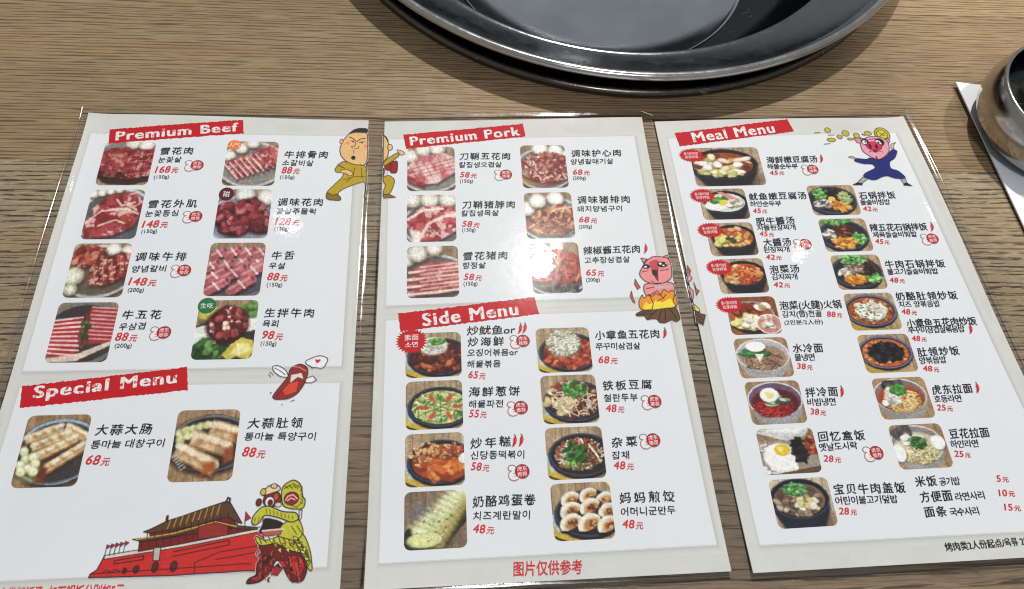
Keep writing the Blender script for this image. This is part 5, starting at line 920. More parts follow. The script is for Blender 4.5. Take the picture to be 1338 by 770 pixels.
def rolls(f, P, w, c):
    for a, b_ in P:
        dx, dy = b_[0] - a[0], b_[1] - a[1]; L = math.hypot(dx, dy); nx, ny = -dy / L * w, dx / L * w
        f.poly([(a[0] - nx, a[1] - ny + 0.03), (b_[0] - nx, b_[1] - ny + 0.03), (b_[0] + nx, b_[1] + ny + 0.05), (a[0] + nx, a[1] + ny + 0.05)], (70, 46, 28), k=0.7, soft=0.06)
        q = [(a[0] - nx, a[1] - ny), (b_[0] - nx, b_[1] - ny), (b_[0] + nx, b_[1] + ny), (a[0] + nx, a[1] + ny)]
        f.tex(c, tuple(v * 0.8 for v in c), 9, f.pmask(q, 0.03))
        f.line([(a[0] - nx * 0.4, a[1] - ny * 0.4), (b_[0] - nx * 0.4, b_[1] - ny * 0.4)], w * 0.7, (246, 232, 200), 0.7)
        f.line([(a[0] + nx * 0.9, a[1] + ny * 0.9), (b_[0] + nx * 0.9, b_[1] + ny * 0.9)], 0.022, (150, 96, 50), 0.8)
        for t in (0.25, 0.5, 0.75): f.ell(a[0] + dx * t, a[1] + dy * t, 0.05, 0.02, (186, 122, 66), 0.5, soft=0.03, k=0.8)
def f_C1(f):
    f.wood(c1=(170, 138, 100), n=6); f.plate(0.58, 0.52, 0.62, 0.43, rim=(150, 170, 190), base=(72, 66, 64), edge=(60, 60, 66))
    rolls(f, [((0.62, 0.2), (0.98, 0.36)), ((0.08, 0.36), (0.58, 0.2)), ((0.2, 0.46), (0.7, 0.28)), ((0.3, 0.58), (0.82, 0.34)), ((0.4, 0.78), (0.96, 0.44))], 0.07, (222, 196, 150))
    f.poly([(0.38, 0.66), (0.5, 0.72), (0.5, 0.92), (0.34, 0.9)], (112, 60, 30), soft=0.06)
    for x, y in ((0.1, 0.5), (0.16, 0.6), (0.1, 0.68), (0.26, 0.58), (0.3, 0.66), (0.22, 0.72), (0.13, 0.76), (0.3, 0.76)): f.ell(x, y + 0.02, 0.075, 0.06, (90, 90, 50), soft=0.04, k=0.7); f.ell(x, y, 0.07, 0.055, (222, 222, 166), 0.4, soft=0.03); f.ell(x - 0.01, y - 0.02, 0.03, 0.02, (250, 248, 220), soft=0.02)
    f.ell(0.24, 0.86, 0.14, 0.04, (150, 150, 90), soft=0.05, k=0.6)
def f_C2(f):
    f.wood(c1=(176, 146, 110), n=6); f.plate(0.58, 0.48, 0.62, 0.38, rim=(120, 116, 112), base=(52, 48, 46), edge=(40, 36, 36))
    for x, y in ((0.12, 0.34), (0.2, 0.3), (0.3, 0.28), (0.4, 0.26), (0.5, 0.24), (0.14, 0.42), (0.24, 0.38)): f.ell(x, y + 0.02, 0.07, 0.05, (90, 90, 50), soft=0.04, k=0.7); f.ell(x, y, 0.065, 0.05, (214, 212, 150), soft=0.03)
    rolls(f, [((0.55, 0.28), (0.98, 0.38)), ((0.3, 0.4), (0.86, 0.56)), ((0.1, 0.54), (0.7, 0.8))], 0.11, (214, 180, 138))
    f.poly([(0.5, 0.74), (0.68, 0.7), (0.72, 0.84), (0.52, 0.88)], (170, 96, 46), soft=0.06); f.poly([(0.78, 0.56), (0.92, 0.52), (0.94, 0.7), (0.8, 0.76)], (150, 84, 44), soft=0.05); f.poly([(0.9, 0.36), (1, 0.34), (1, 0.48), (0.92, 0.5)], (150, 84, 44), soft=0.05)
    for i in range(6): f.line([(0.06 + i * 0.03, 0.66 + i * 0.03), (0.12 + i * 0.03, 0.62 + i * 0.03)], 0.02, (190, 196, 200), 0.7)
def f_D1(f):
    f.wood(); f.plate(0.5, 0.56, 0.56, 0.4, base=(130, 124, 126)); [f.mush(x, y, 0.14) for x, y in ((0.14, 0.26), (0.38, 0.14), (0.62, 0.12))]
    f.meat([(0.02, 0.5), (0.3, 0.26), (0.75, 0.2), (0.98, 0.34), (0.95, 0.56), (0.6, 0.78), (0.3, 0.8), (0.05, 0.62)], (232, 178, 172), (206, 96, 96), f=6, fk=0.6)
    for i in range(6): f.line([(0.1 + i * 0.13, 0.42 - i * 0.03), (0.3 + i * 0.11, 0.76 - i * 0.05)], 0.014, (150, 60, 60), 0.6)
    for i in range(4): f.line([(0.1, 0.52 + i * 0.07), (0.92, 0.3 + i * 0.07)], 0.018, (200, 70, 74), 0.7)
    f.meat([(0.08, 0.62), (0.4, 0.78), (0.36, 0.86), (0.1, 0.74)], (180, 48, 52), (150, 30, 36), fk=0.3)
def f_D2(f):
    f.wood(); f.plate(0.55, 0.62, 0.56, 0.42, base=(110, 104, 110)); [f.mush(x, 0.17, 0.16) for x in (0.17, 0.48, 0.8)]
    f.meat([(0.06, 0.5), (0.35, 0.3), (0.8, 0.28), (0.99, 0.4), (0.98, 0.7), (0.6, 0.92), (0.3, 0.9), (0.08, 0.66)], (206, 84, 84), (168, 44, 48), f=5, ftr=0.5)
    f.line([(0.1, 0.52), (0.36, 0.36), (0.7, 0.34)], 0.04, (244, 216, 206), 0.9); f.line([(0.3, 0.86), (0.45, 0.6), (0.7, 0.48), (0.96, 0.44)], 0.05, (244, 216, 206), 0.8); f.line([(0.14, 0.64), (0.34, 0.5)], 0.06, (190, 40, 46), 0.8)
    f.poly([(0.12, 0.7), (0.32, 0.74), (0.3, 0.96), (0.2, 0.94)], (240, 216, 206), soft=0.05)
def f_D3(f):
    f.wood(); f.plate(0.55, 0.62, 0.58, 0.4, base=(110, 98, 92)); [f.mush(x, y, r_) for x, y, r_ in ((0.06, 0.3, 0.14), (0.26, 0.2, 0.16), (0.53, 0.12, 0.14))]
    for i in range(4):
        y = 0.36 + i * 0.12; f.meat([(0.12 - i * 0.03, y + 0.12), (0.4, y), (0.99, y - 0.03), (0.99, y + 0.1), (0.5, y + 0.15), (0.14, y + 0.18)], (200, 92, 88), (176, 60, 60), f=6, fk=0.5)
        f.line([(0.12 - i * 0.03, y + 0.15), (0.5, y + 0.12), (0.99, y + 0.07)], 0.04, (240, 212, 196), 0.9); f.line([(0.3, y + 0.07), (0.95, y + 0.0)], 0.025, (236, 196, 184), 0.7)
def shreds(f, cols, c0):
    f.ell(0.55, 0.56, 0.5, 0.3, c0, soft=0.08); f.strands(240, 0.55, 0.52, 0.46, 0.28, 0.035, cols, 0.5, 0.22)
def f_E1(f):
    f.wood(); f.plate(0.5, 0.55, 0.55, 0.42, base=(120, 112, 100)); f.mush(0.46, 0.16, 0.15, (236, 236, 234)); f.mush(0.75, 0.2, 0.14, (236, 236, 234)); f.mush(0.95, 0.28, 0.1)
    f.ell(0.4, 0.76, 0.34, 0.1, (190, 160, 60), soft=0.06); shreds(f, [(190, 90, 82), (160, 56, 50), (216, 134, 120), (226, 170, 150)], (130, 40, 36))
def f_E2(f):
    f.wood(); f.plate(0.55, 0.58, 0.58, 0.42, base=(120, 118, 120)); [f.mush(x, y, 0.15, (228, 228, 226)) for x, y in ((0.12, 0.38), (0.32, 0.24), (0.64, 0.2))]
    f.meat([(0.06, 0.66), (0.3, 0.42), (0.7, 0.3), (0.99, 0.38), (0.98, 0.64), (0.7, 0.86), (0.3, 0.86), (0.1, 0.76)], (196, 112, 72), (140, 58, 34), f=9, fat=(230, 176, 124), fk=0.8)
    f.line([(0.14, 0.72), (0.4, 0.56), (0.6, 0.4), (0.9, 0.36)], 0.035, (232, 190, 136), 0.8); f.blobs(50, 0.6, 0.62, 0.34, 0.2, 0.015, 0.03, [(150, 66, 36), (110, 40, 24), (206, 124, 80)], 2)
def f_E3(f):
    f.wood(); f.plate(0.5, 0.6, 0.58, 0.36, base=(100, 90, 84), rim=(180, 186, 196)); f.mush(0.55, 0.14, 0.13); f.mush(0.3, 0.18, 0.12)
    f.ell(0.5, 0.52, 0.5, 0.3, (150, 30, 18), soft=0.06); f.strands(200, 0.5, 0.5, 0.48, 0.27, 0.05, [(206, 66, 40), (180, 40, 26), (226, 110, 70), (196, 56, 34)], 0.15, 0.4)
    f.blobs(30, 0.6, 0.84, 0.3, 0.06, 0.015, 0.03, [(60, 56, 50), (110, 104, 90)])
def pan(f, base=(64, 60, 60), cx=0.6, cy=0.54, rx=0.52, ry=0.4):
    f.wood(c1=(186, 164, 130), c2=(150, 126, 96)); f.poly([(0, 0.62), (0.3, 0.9), (0.75, 1), (0, 1)], (196, 168, 60)); f.line([(0.06, 0.9), (0.22, 0.97)], 0.035, (40, 34, 20), 0.8)
    f.poly([(0.0, 0.56), (0.14, 0.5), (0.26, 0.86), (0.1, 0.8)], (170, 190, 214), soft=0.03)
    f.ell(cx, cy + 0.03, rx * 1.02, ry, (30, 28, 34), soft=0.03); f.ell(cx, cy, rx, ry * 0.95, (66, 70, 92)); f.ell(cx, cy, rx * 0.94, ry * 0.87, (34, 32, 36)); f.ell(cx, cy + 0.01, rx * 0.88, ry * 0.8, base)
def f_F1(f):
    pan(f, (96, 40, 22)); f.blobs(130, 0.58, 0.58, 0.44, 0.3, 0.025, 0.05, [(150, 66, 34), (110, 40, 22), (190, 100, 60), (80, 28, 16)], 1.6)
    f.ell(0.5, 0.34, 0.24, 0.19, (120, 110, 90), soft=0.05); f.ell(0.5, 0.32, 0.23, 0.18, (226, 222, 206), soft=0.05); f.strands(40, 0.5, 0.33, 0.2, 0.14, 0.018, [(240, 238, 226), (200, 196, 178)], 0.5, 0.2); f.blobs(30, 0.56, 0.22, 0.12, 0.06, 0.018, 0.03, [(70, 140, 50), (110, 170, 80)])
def f_F2(f):
    pan(f, (150, 150, 84)); f.tex((196, 196, 130), (110, 140, 70), 12, f.emask(0.6, 0.55, 0.46, 0.32)); f.strands(90, 0.6, 0.55, 0.44, 0.3, 0.022, [(214, 214, 156), (90, 150, 70), (170, 186, 110)], 0.4, 0.2)
    for a in range(6): f.ell(0.6 + 0.28 * math.cos(a * 1.05), 0.55 + 0.19 * math.sin(a * 1.05), 0.09, 0.035, (196, 84, 50), a * 1.05, soft=0.03)
    for a in range(6): f.line([(0.6, 0.55), (0.6 + 0.44 * math.cos(a * 1.05 + 0.5), 0.55 + 0.31 * math.sin(a * 1.05 + 0.5))], 0.012, (70, 90, 40), 0.8)
def f_F3(f):
    pan(f, (150, 60, 22)); f.blobs(110, 0.4, 0.42, 0.3, 0.22, 0.018, 0.03, [(206, 150, 96), (176, 116, 66), (226, 180, 126)], 1.3)
    f.blobs(26, 0.62, 0.68, 0.34, 0.16, 0.05, 0.065, [(200, 96, 34), (222, 130, 56), (176, 70, 24)], 2.2); f.egg(0.95, 0.5, 0.08, 0.09, False); f.strands(24, 0.75, 0.34, 0.2, 0.12, 0.03, [(226, 166, 110), (196, 90, 50)], 0.4, 0.25)
def f_F4(f):
    f.wood(c1=(150, 132, 112), c2=(118, 98, 78), n=4, slant=-0.06); f.poly([(0, 0.72), (0.84, 0.0), (1, 0.02), (1, 0.5), (0.6, 0.96), (0.1, 1), (0, 0.9)], (36, 38, 36)); f.ell(0.28, 0.34, 0.16, 0.08, (110, 112, 128), -0.4, soft=0.1, k=0.6)
    for i in range(10):
        t = i / 9; x, y = 0.9 - 0.52 * t, 0.1 + 0.66 * t; r_ = 0.12 + 0.09 * t
        f.ell(x + 0.04, y + 0.06, r_ * 1.3, r_ * 0.62, (84, 78, 34), 0.55, soft=0.05); f.ell(x, y, r_ * 1.3, r_ * 0.6, (186, 194, 128), 0.55, soft=0.04); f.ell(x - 0.04, y - 0.045, r_ * 1.0, r_ * 0.24, (230, 232, 190), 0.55, soft=0.05, k=0.9)
        f.ell(x + 0.12, y + 0.07, r_ * 0.5, r_ * 0.3, (160, 122, 60), 0.55, soft=0.08, k=0.7)
    f.ell(0.34, 0.83, 0.27, 0.13, (96, 92, 44), -0.05, soft=0.04); f.ell(0.34, 0.81, 0.26, 0.115, (214, 214, 156), -0.05, soft=0.03)
    for q in (0.8, 0.55, 0.3): f.ell(0.34, 0.81, 0.26 * q, 0.115 * q, (176, 186, 104), -0.05, soft=0.02); f.ell(0.34, 0.81, 0.26 * q * 0.9, 0.115 * q * 0.86, (222, 220, 160), -0.05, soft=0.02)
    f.blobs(30, 0.5, 0.6, 0.3, 0.3, 0.008, 0.016, [(110, 140, 60), (200, 140, 70), (236, 238, 206)], hl=0)
def f_G1(f):
    pan(f, (140, 50, 26)); f.blobs(120, 0.6, 0.58, 0.46, 0.3, 0.025, 0.05, [(170, 60, 34), (206, 120, 70), (120, 36, 22), (196, 84, 50)], 1.5)
    f.ell(0.5, 0.38, 0.3, 0.28, (150, 130, 100), soft=0.08); f.strands(190, 0.5, 0.36, 0.27, 0.26, 0.022, [(236, 236, 222), (212, 214, 190), (190, 196, 160)], 0.6, 0.2)
def f_G2(f):
    pan(f, (100, 50, 30)); f.blobs(80, 0.6, 0.56, 0.44, 0.3, 0.025, 0.05, [(120, 56, 32), (90, 36, 22), (170, 110, 70)], 1.5); f.blobs(20, 0.34, 0.56, 0.2, 0.24, 0.05, 0.07, [(226, 206, 150), (206, 180, 120)], 1.5); f.blobs(50, 0.5, 0.3, 0.3, 0.12, 0.03, 0.045, [(190, 180, 156), (150, 60, 40)], 1.4)
    f.strands(60, 0.6, 0.55, 0.4, 0.28, 0.018, [(236, 220, 190), (200, 180, 150)], 0.5, 0.2); f.blobs(60, 0.6, 0.32, 0.2, 0.15, 0.02, 0.035, [(70, 140, 50), (110, 176, 80), (50, 104, 40)], 1.3)
def f_G3(f):
    pan(f, (50, 42, 36)); f.strands(150, 0.58, 0.52, 0.38, 0.27, 0.026, [(206, 190, 160), (150, 110, 70), (236, 226, 206), (190, 70, 40), (110, 90, 56)], 0.6, 0.32); f.strands(30, 0.5, 0.5, 0.2, 0.2, 0.035, [(70, 130, 50), (40, 90, 36)], 0.2, 0.25); f.blobs(14, 0.45, 0.72, 0.2, 0.06, 0.02, 0.03, [(110, 170, 70), (206, 90, 50)])
def f_G4(f):
    pan(f, (46, 42, 42))
    for x, y, r_ in ((0.34, 0.32, 0.16), (0.62, 0.27, 0.16), (0.86, 0.34, 0.15), (0.33, 0.5, 0.18), (0.63, 0.46, 0.18), (0.9, 0.54, 0.17), (0.32, 0.7, 0.19), (0.6, 0.72, 0.2), (0.88, 0.76, 0.19)):
        def moon(s_, dx=0, dy=0):      # a half moon lying on its browned flat side, tilted
            P = [(math.cos(t), -0.85 * math.sin(t)) for t in [math.pi * i / 12 for i in range(13)]] + [(-0.6, 0.28), (0, 0.36), (0.6, 0.28)]
            c_, s2 = math.cos(-0.55), math.sin(-0.55)
            return [(x + dx + s_ * r_ * (px * c_ - py * s2), y + dy + s_ * r_ * (px * s2 + py * c_)) for px, py in P]
        f.poly(moon(1.1, 0.015, 0.03), (20, 16, 14), soft=0.03); f.poly(moon(1.0), (234, 228, 208), soft=0.02); f.poly(moon(0.70, 0.025, 0.02), (188, 130, 72), soft=0.06); f.blobs(9, x + 0.02, y - 0.01, r_ * 0.4, r_ * 0.2, 0.012, 0.022, [(150, 88, 44), (120, 66, 32), (206, 158, 100)], hl=0)
def bowl(f, base, cx=0.54, cy=0.44, rx=0.44, ry=0.34, dp=0.3, c=(34, 32, 36), wc=(186, 160, 130)):
    f.wood(c1=wc, c2=tuple(v * 0.84 for v in wc)); f.ell(cx + 0.06, cy + dp + 0.1, rx * 0.9, ry * 0.7, (90, 70, 54), soft=0.12, k=0.7)
    f.poly([(cx - rx, cy), (cx + rx, cy), (cx + rx * 0.94, cy + dp * 0.7), (cx + rx * 0.66, cy + dp + ry * 0.55), (cx, cy + dp + ry * 0.75), (cx - rx * 0.66, cy + dp + ry * 0.55), (cx - rx * 0.94, cy + dp * 0.7)], c, soft=0.04)
    f.ell(cx, cy, rx, ry, tuple(v * 1.7 for v in c)); f.ell(cx, cy, rx * 0.96, ry * 0.94, tuple(v * 0.7 for v in c)); f.ell(cx, cy + 0.02, rx * 0.86, ry * 0.82, base)
def f_H1(f):
    bowl(f, (150, 74, 30), cx=0.46, rx=0.45, ry=0.36); f.blobs(46, 0.46, 0.46, 0.36, 0.27, 0.03, 0.06, [(206, 140, 80), (236, 206, 160), (170, 60, 30), (196, 190, 110), (120, 50, 26), (240, 226, 206)], 1.7); f.blobs(20, 0.45, 0.66, 0.25, 0.07, 0.03, 0.05, [(190, 190, 110), (220, 214, 160)])
    f.blobs(5, 0.4, 0.45, 0.26, 0.12, 0.05, 0.06, [(240, 232, 220)], 1.3)
def f_H2(f):
    bowl(f, (200, 200, 190)); f.ell(0.32, 0.55, 0.22, 0.14, (236, 236, 232), soft=0.05); f.blobs(20, 0.4, 0.36, 0.16, 0.1, 0.03, 0.05, [(60, 110, 50), (90, 150, 70)]); f.ell(0.52, 0.46, 0.11, 0.09, (236, 196, 40), soft=0.03)
    f.poly([(0.4, 0.14), (0.5, 0.12), (0.8, 0.36), (0.72, 0.42)], (216, 130, 124)); f.blobs(14, 0.72, 0.5, 0.14, 0.12, 0.03, 0.06, [(190, 190, 180), (150, 140, 120), (220, 214, 200)])
def f_H3(f):
    bowl(f, (170, 80, 36)); f.blobs(40, 0.54, 0.44, 0.36, 0.26, 0.03, 0.06, [(220, 150, 86), (196, 96, 50), (236, 190, 130), (206, 190, 90)], 1.4); f.blobs(10, 0.3, 0.55, 0.12, 0.1, 0.05, 0.07, [(214, 200, 110)]); f.blobs(6, 0.5, 0.5, 0.12, 0.08, 0.03, 0.05, [(70, 80, 44)])
def f_H4(f):
    bowl(f, (190, 90, 36)); f.blobs(20, 0.4, 0.45, 0.3, 0.22, 0.04, 0.07, [(226, 190, 140), (206, 140, 80)], 1.6); f.strands(60, 0.62, 0.44, 0.26, 0.22, 0.05, [(226, 120, 60), (200, 80, 36), (236, 160, 90)], 0.2, 0.25)
def f_H5(f):
    f.wood(c1=(160, 92, 46), c2=(130, 70, 34)); bowl_ = f.ell(0.46, 0.55, 0.46, 0.4, (40, 34, 34)); f.ell(0.46, 0.5, 0.44, 0.36, (150, 150, 150)); f.ell(0.46, 0.52, 0.41, 0.32, (170, 90, 44))
    f.blobs(30, 0.4, 0.36, 0.26, 0.14, 0.04, 0.07, [(150, 60, 34), (196, 110, 70), (120, 44, 28)]); f.blobs(30, 0.35, 0.66, 0.28, 0.14, 0.04, 0.07, [(206, 200, 110), (226, 216, 160), (236, 230, 210)], 1.8); f.blobs(6, 0.64, 0.28, 0.14, 0.06, 0.05, 0.07, [(236, 232, 222), (200, 160, 110)])
    f.ell(0.76, 0.72, 0.24, 0.24, (240, 236, 232)); f.ell(0.76, 0.72, 0.22, 0.22, (196, 130, 120)); f.blobs(20, 0.74, 0.68, 0.13, 0.15, 0.03, 0.05, [(190, 200, 160), (214, 150, 140), (236, 220, 210)])
def noodle_bowl(f, soup, wall, rim, wc=(170, 140, 104), cx=0.5, cy=0.44, rx=0.46, ry=0.38):
    f.wood(c1=wc, c2=tuple(v * 0.84 for v in wc), n=4); f.ell(cx, cy + 0.18, rx * 0.92, ry, tuple(v * 0.72 for v in rim), soft=0.03); f.ell(cx, cy, rx, ry, rim); f.ell(cx, cy + 0.005, rx * 0.95, ry * 0.94, wall); f.ell(cx, cy + 0.07, rx * 0.86, ry * 0.78, soup, soft=0.04)
def f_H6(f):
    noodle_bowl(f, (156, 130, 106), (170, 166, 176), (214, 210, 208)); f.strands(100, 0.48, 0.58, 0.34, 0.22, 0.016, [(150, 116, 90), (186, 152, 122), (120, 90, 70)], 0.8, 0.3); f.blobs(14, 0.36, 0.36, 0.2, 0.08, 0.03, 0.05, [(70, 130, 70), (110, 160, 90)], 3, -0.4, 0.2); f.egg(0.4, 0.24, 0.17, 0.12, False); f.poly([(0.36, 0.42), (0.52, 0.42), (0.42, 0.6)], (226, 226, 216))
def f_H7(f):
    noodle_bowl(f, (96, 30, 36), (110, 84, 108), (206, 200, 204)); f.strands(120, 0.46, 0.62, 0.34, 0.18, 0.022, [(170, 34, 28), (200, 60, 40), (130, 22, 20)], 0.8, 0.3); f.blobs(18, 0.5, 0.44, 0.22, 0.1, 0.03, 0.05, [(60, 110, 60), (110, 150, 90), (220, 226, 214)], 2.4, -0.4, 0.8); f.egg(0.42, 0.34, 0.16, 0.15, True, -0.5)
def f_H8(f):
    f.wood(c1=(180, 160, 134)); f.poly([(0, 0.1), (0.95, 0.0), (0.76, 0.3), (0.5, 0.3)], (196, 196, 194)); f.poly([(0, 0.06), (0.95, 0.0), (0.7, 0.16)], (224, 224, 222), soft=0.04); f.poly([(0, 0.3), (0.5, 0.3), (1, 0.16), (1, 0.85), (0.1, 0.97), (0.0, 0.9)], (150, 140, 126))
    f.blobs(50, 0.12, 0.42, 0.12, 0.12, 0.02, 0.03, [(220, 214, 200), (150, 140, 120)]); f.blobs(60, 0.3, 0.86, 0.3, 0.1, 0.02, 0.03, [(236, 234, 226), (206, 200, 186)], 1.6); f.ell(0.36, 0.62, 0.28, 0.28, (244, 244, 242), soft=0.04); f.ell(0.4, 0.48, 0.13, 0.12, (240, 190, 40), soft=0.02); f.ell(0.38, 0.46, 0.05, 0.05, (250, 224, 120), soft=0.03); f.blobs(60, 0.7, 0.5, 0.12, 0.24, 0.03, 0.045, [(36, 34, 36), (60, 56, 56), (22, 20, 22)], 1.8); f.blobs(40, 0.9, 0.4, 0.1, 0.18, 0.03, 0.04, [(170, 80, 50), (200, 120, 80), (120, 50, 30)], 1.8); f.poly([(0.1, 0.97), (1, 0.82), (1, 1), (0.1, 1)], (110, 78, 54))
def f_H9(f):
    bowl(f, (120, 96, 76), cx=0.46, cy=0.42, rx=0.46, ry=0.38, dp=0.34, c=(40, 42, 56), wc=(206, 186, 156)); f.blobs(70, 0.44, 0.46, 0.36, 0.26, 0.03, 0.05, [(150, 124, 104), (110, 84, 68), (190, 170, 146)], 1.8); f.blobs(14, 0.58, 0.5, 0.18, 0.16, 0.04, 0.06, [(226, 214, 200), (214, 196, 130)], 1.4); f.blobs(60, 0.42, 0.24, 0.17, 0.12, 0.025, 0.035, [(90, 160, 80), (130, 190, 120), (60, 120, 60)], 1.3)
def stone(f, parts):
    f.wood(c1=(190, 164, 126), c2=(160, 132, 98)); f.ell(0.46, 0.56, 0.47, 0.44, (40, 40, 54), soft=0.03); f.ell(0.46, 0.5, 0.48, 0.42, (70, 74, 94)); f.ell(0.47, 0.5, 0.43, 0.37, (42, 42, 52), soft=0.04); f.ell(0.47, 0.5, 0.37, 0.31, (60, 52, 46))
    for n, x, y, rx, ry, cols, el in parts: f.blobs(n, x, y, rx, ry, 0.022, 0.04, cols, el)
GRN = [(110, 180, 90), (150, 206, 120), (70, 140, 60)]; ORA = [(226, 140, 40), (240, 170, 70), (206, 110, 30)]; BRN = [(110, 54, 32), (150, 80, 50), (84, 36, 24)]; SPR = [(214, 206, 190), (150, 140, 130), (110, 96, 90)]; DK = [(60, 40, 34), (40, 28, 26), (90, 60, 50)]
def f_I1(f):
    stone(f, [(40, 0.28, 0.3, 0.14, 0.14, GRN, 1.4), (30, 0.56, 0.28, 0.16, 0.1, DK, 1.5), (34, 0.3, 0.6, 0.18, 0.12, SPR, 2.2), (34, 0.6, 0.68, 0.16, 0.13, ORA, 2.6), (28, 0.72, 0.44, 0.1, 0.2, [(196, 206, 150), (150, 176, 100)], 2)]); f.ell(0.47, 0.46, 0.07, 0.07, (240, 200, 60), soft=0.02)
def f_I2(f):
    stone(f, [(34, 0.2, 0.48, 0.1, 0.12, SPR, 2), (40, 0.74, 0.6, 0.13, 0.14, GRN, 1.6), (44, 0.46, 0.72, 0.22, 0.14, ORA, 2.4), (36, 0.48, 0.36, 0.18, 0.16, BRN, 1.5), (44, 0.38, 0.1, 0.28, 0.12, GRN, 1.4)])
def f_I3(f):
    stone(f, [(40, 0.3, 0.48, 0.16, 0.14, SPR, 2.4), (36, 0.74, 0.66, 0.14, 0.13, GRN, 1.8), (40, 0.4, 0.7, 0.18, 0.12, ORA, 2.4), (40, 0.7, 0.4, 0.18, 0.16, DK, 1.8), (30, 0.5, 0.4, 0.14, 0.12, [(170, 150, 130), (120, 96, 80)], 2), (50, 0.44, 0.15, 0.3, 0.13, GRN, 1.4)])
def ricepan(f, cols, top, ntop):
    f.wood(c1=(186, 160, 124), c2=(150, 124, 92)); f.poly([(0, 0.7), (0.4, 0.9), (1, 0.94), (1, 1), (0, 1)], (176, 146, 60)); f.ell(0.47, 0.5, 0.48, 0.42, (36, 34, 44), soft=0.03); f.ell(0.47, 0.47, 0.48, 0.4, (112, 112, 138)); f.ell(0.47, 0.48, 0.44, 0.36, (40, 36, 42)); f.ell(0.47, 0.49, 0.42, 0.34, cols[0], soft=0.03); f.blobs(200, 0.47, 0.49, 0.39, 0.31, 0.015, 0.028, cols, 1.3); f.blobs(ntop, 0.47, 0.48, 0.28, 0.22, 0.03, 0.05, top, 1.5)
def f_I4(f): ricepan(f, [(170, 96, 46), (206, 140, 84), (140, 64, 30)], [(236, 232, 216), (214, 210, 186), (244, 240, 230)], 90); f.blobs(20, 0.45, 0.5, 0.25, 0.2, 0.01, 0.016, [(90, 110, 60)], hl=0)
def f_I5(f): ricepan(f, [(196, 106, 50), (226, 150, 90), (160, 74, 34)], [(36, 34, 38), (60, 56, 60), (20, 20, 24)], 110)
def f_I6(f):
    noodle_bowl(f, (176, 70, 34), (128, 112, 106), (206, 196, 188), cx=0.46, rx=0.46); f.blobs(10, 0.3, 0.2, 0.2, 0.05, 0.04, 0.07, [(90, 80, 78), (60, 54, 54)], 2); f.strands(130, 0.48, 0.56, 0.32, 0.24, 0.022, [(226, 190, 120), (206, 150, 80), (240, 214, 150)], 0.9, 0.25); f.blobs(20, 0.3, 0.46, 0.12, 0.16, 0.04, 0.06, [(236, 234, 224), (210, 206, 190)]); f.blobs(30, 0.46, 0.32, 0.13, 0.1, 0.025, 0.035, GRN[::2]); f.egg(0.17, 0.6, 0.06, 0.07, False)
def f_I7(f):
    noodle_bowl(f, (200, 190, 160), (140, 132, 130), (206, 200, 194), cx=0.46, rx=0.46); f.blobs(10, 0.3, 0.2, 0.2, 0.05, 0.04, 0.07, [(110, 104, 104), (80, 76, 78)], 2); f.strands(120, 0.48, 0.66, 0.3, 0.2, 0.022, [(226, 214, 160), (206, 190, 120), (240, 232, 196)], 0.9, 0.25); f.blobs(16, 0.42, 0.36, 0.18, 0.1, 0.04, 0.06, [(236, 234, 224), (214, 212, 200)]); f.blobs(36, 0.48, 0.42, 0.14, 0.11, 0.025, 0.035, [(50, 96, 46), (80, 130, 60), (110, 150, 80)]); f.egg(0.1, 0.62, 0.12, 0.18, False); f.egg(0.82, 0.44, 0.12, 0.15, False)

PHOTO_LABEL = dict(A1='photo of thick red beef slabs on a plate', A2='photo of marbled beef steaks', A3='photo of marinated beef ribs with mushrooms', A4='photo of fanned thin red beef slices',
    B1='photo of beef rib strips', B2='photo of dark red marinated beef', B3='photo of rolled pink tongue slices', B4='photo of raw minced beef with greens and lemon', C1='photo of golden grilled intestine rolls', C2='photo of sliced grilled tripe',
    D1='photo of scored pork belly', D2='photo of pork neck slab', D3='photo of striped pork jowl slices', E1='photo of shredded marinated pork', E2='photo of brown marinated pork steak', E3='photo of red chilli pork strips',
    F1='photo of stir-fried squid with noodles', F2='photo of green seafood pancake', F3='photo of rice cakes in red sauce', F4='photo of pale green egg roll on a black tray', G1='photo of octopus under a heap of white shreds', G2='photo of tofu with spring onion', G3='photo of mixed glass noodles', G4='photo of browned dumplings in a pan',
    H1='wide photo of seafood stew in a black bowl', H2='photo of white tofu stew with a yolk', H3='photo of soybean stew', H4='photo of kimchi stew', H5='photo of hot pot with a round inset', H6='photo of noodles in clear broth with egg', H7='photo of red cold noodles with egg', H8='photo of lunch box with fried egg', H9='photo of beef rice bowl with spring onion',
    I1='photo of mixed rice in a stone bowl', I2='photo of stone bowl rice with brown pork', I3='photo of stone bowl rice with beef', I4='photo of fried rice under white cheese', I5='photo of fried rice with black seaweed', I6='photo of red noodle soup', I7='photo of pale noodle soup')

def put_colors(me, cols):
    at = me.color_attributes.new('print', 'FLOAT_COLOR', 'POINT')
    c4 = np.ones((len(cols), 4), np.float32); c4[:, :3] = cols
    at.data.foreach_set('color', c4.ravel())

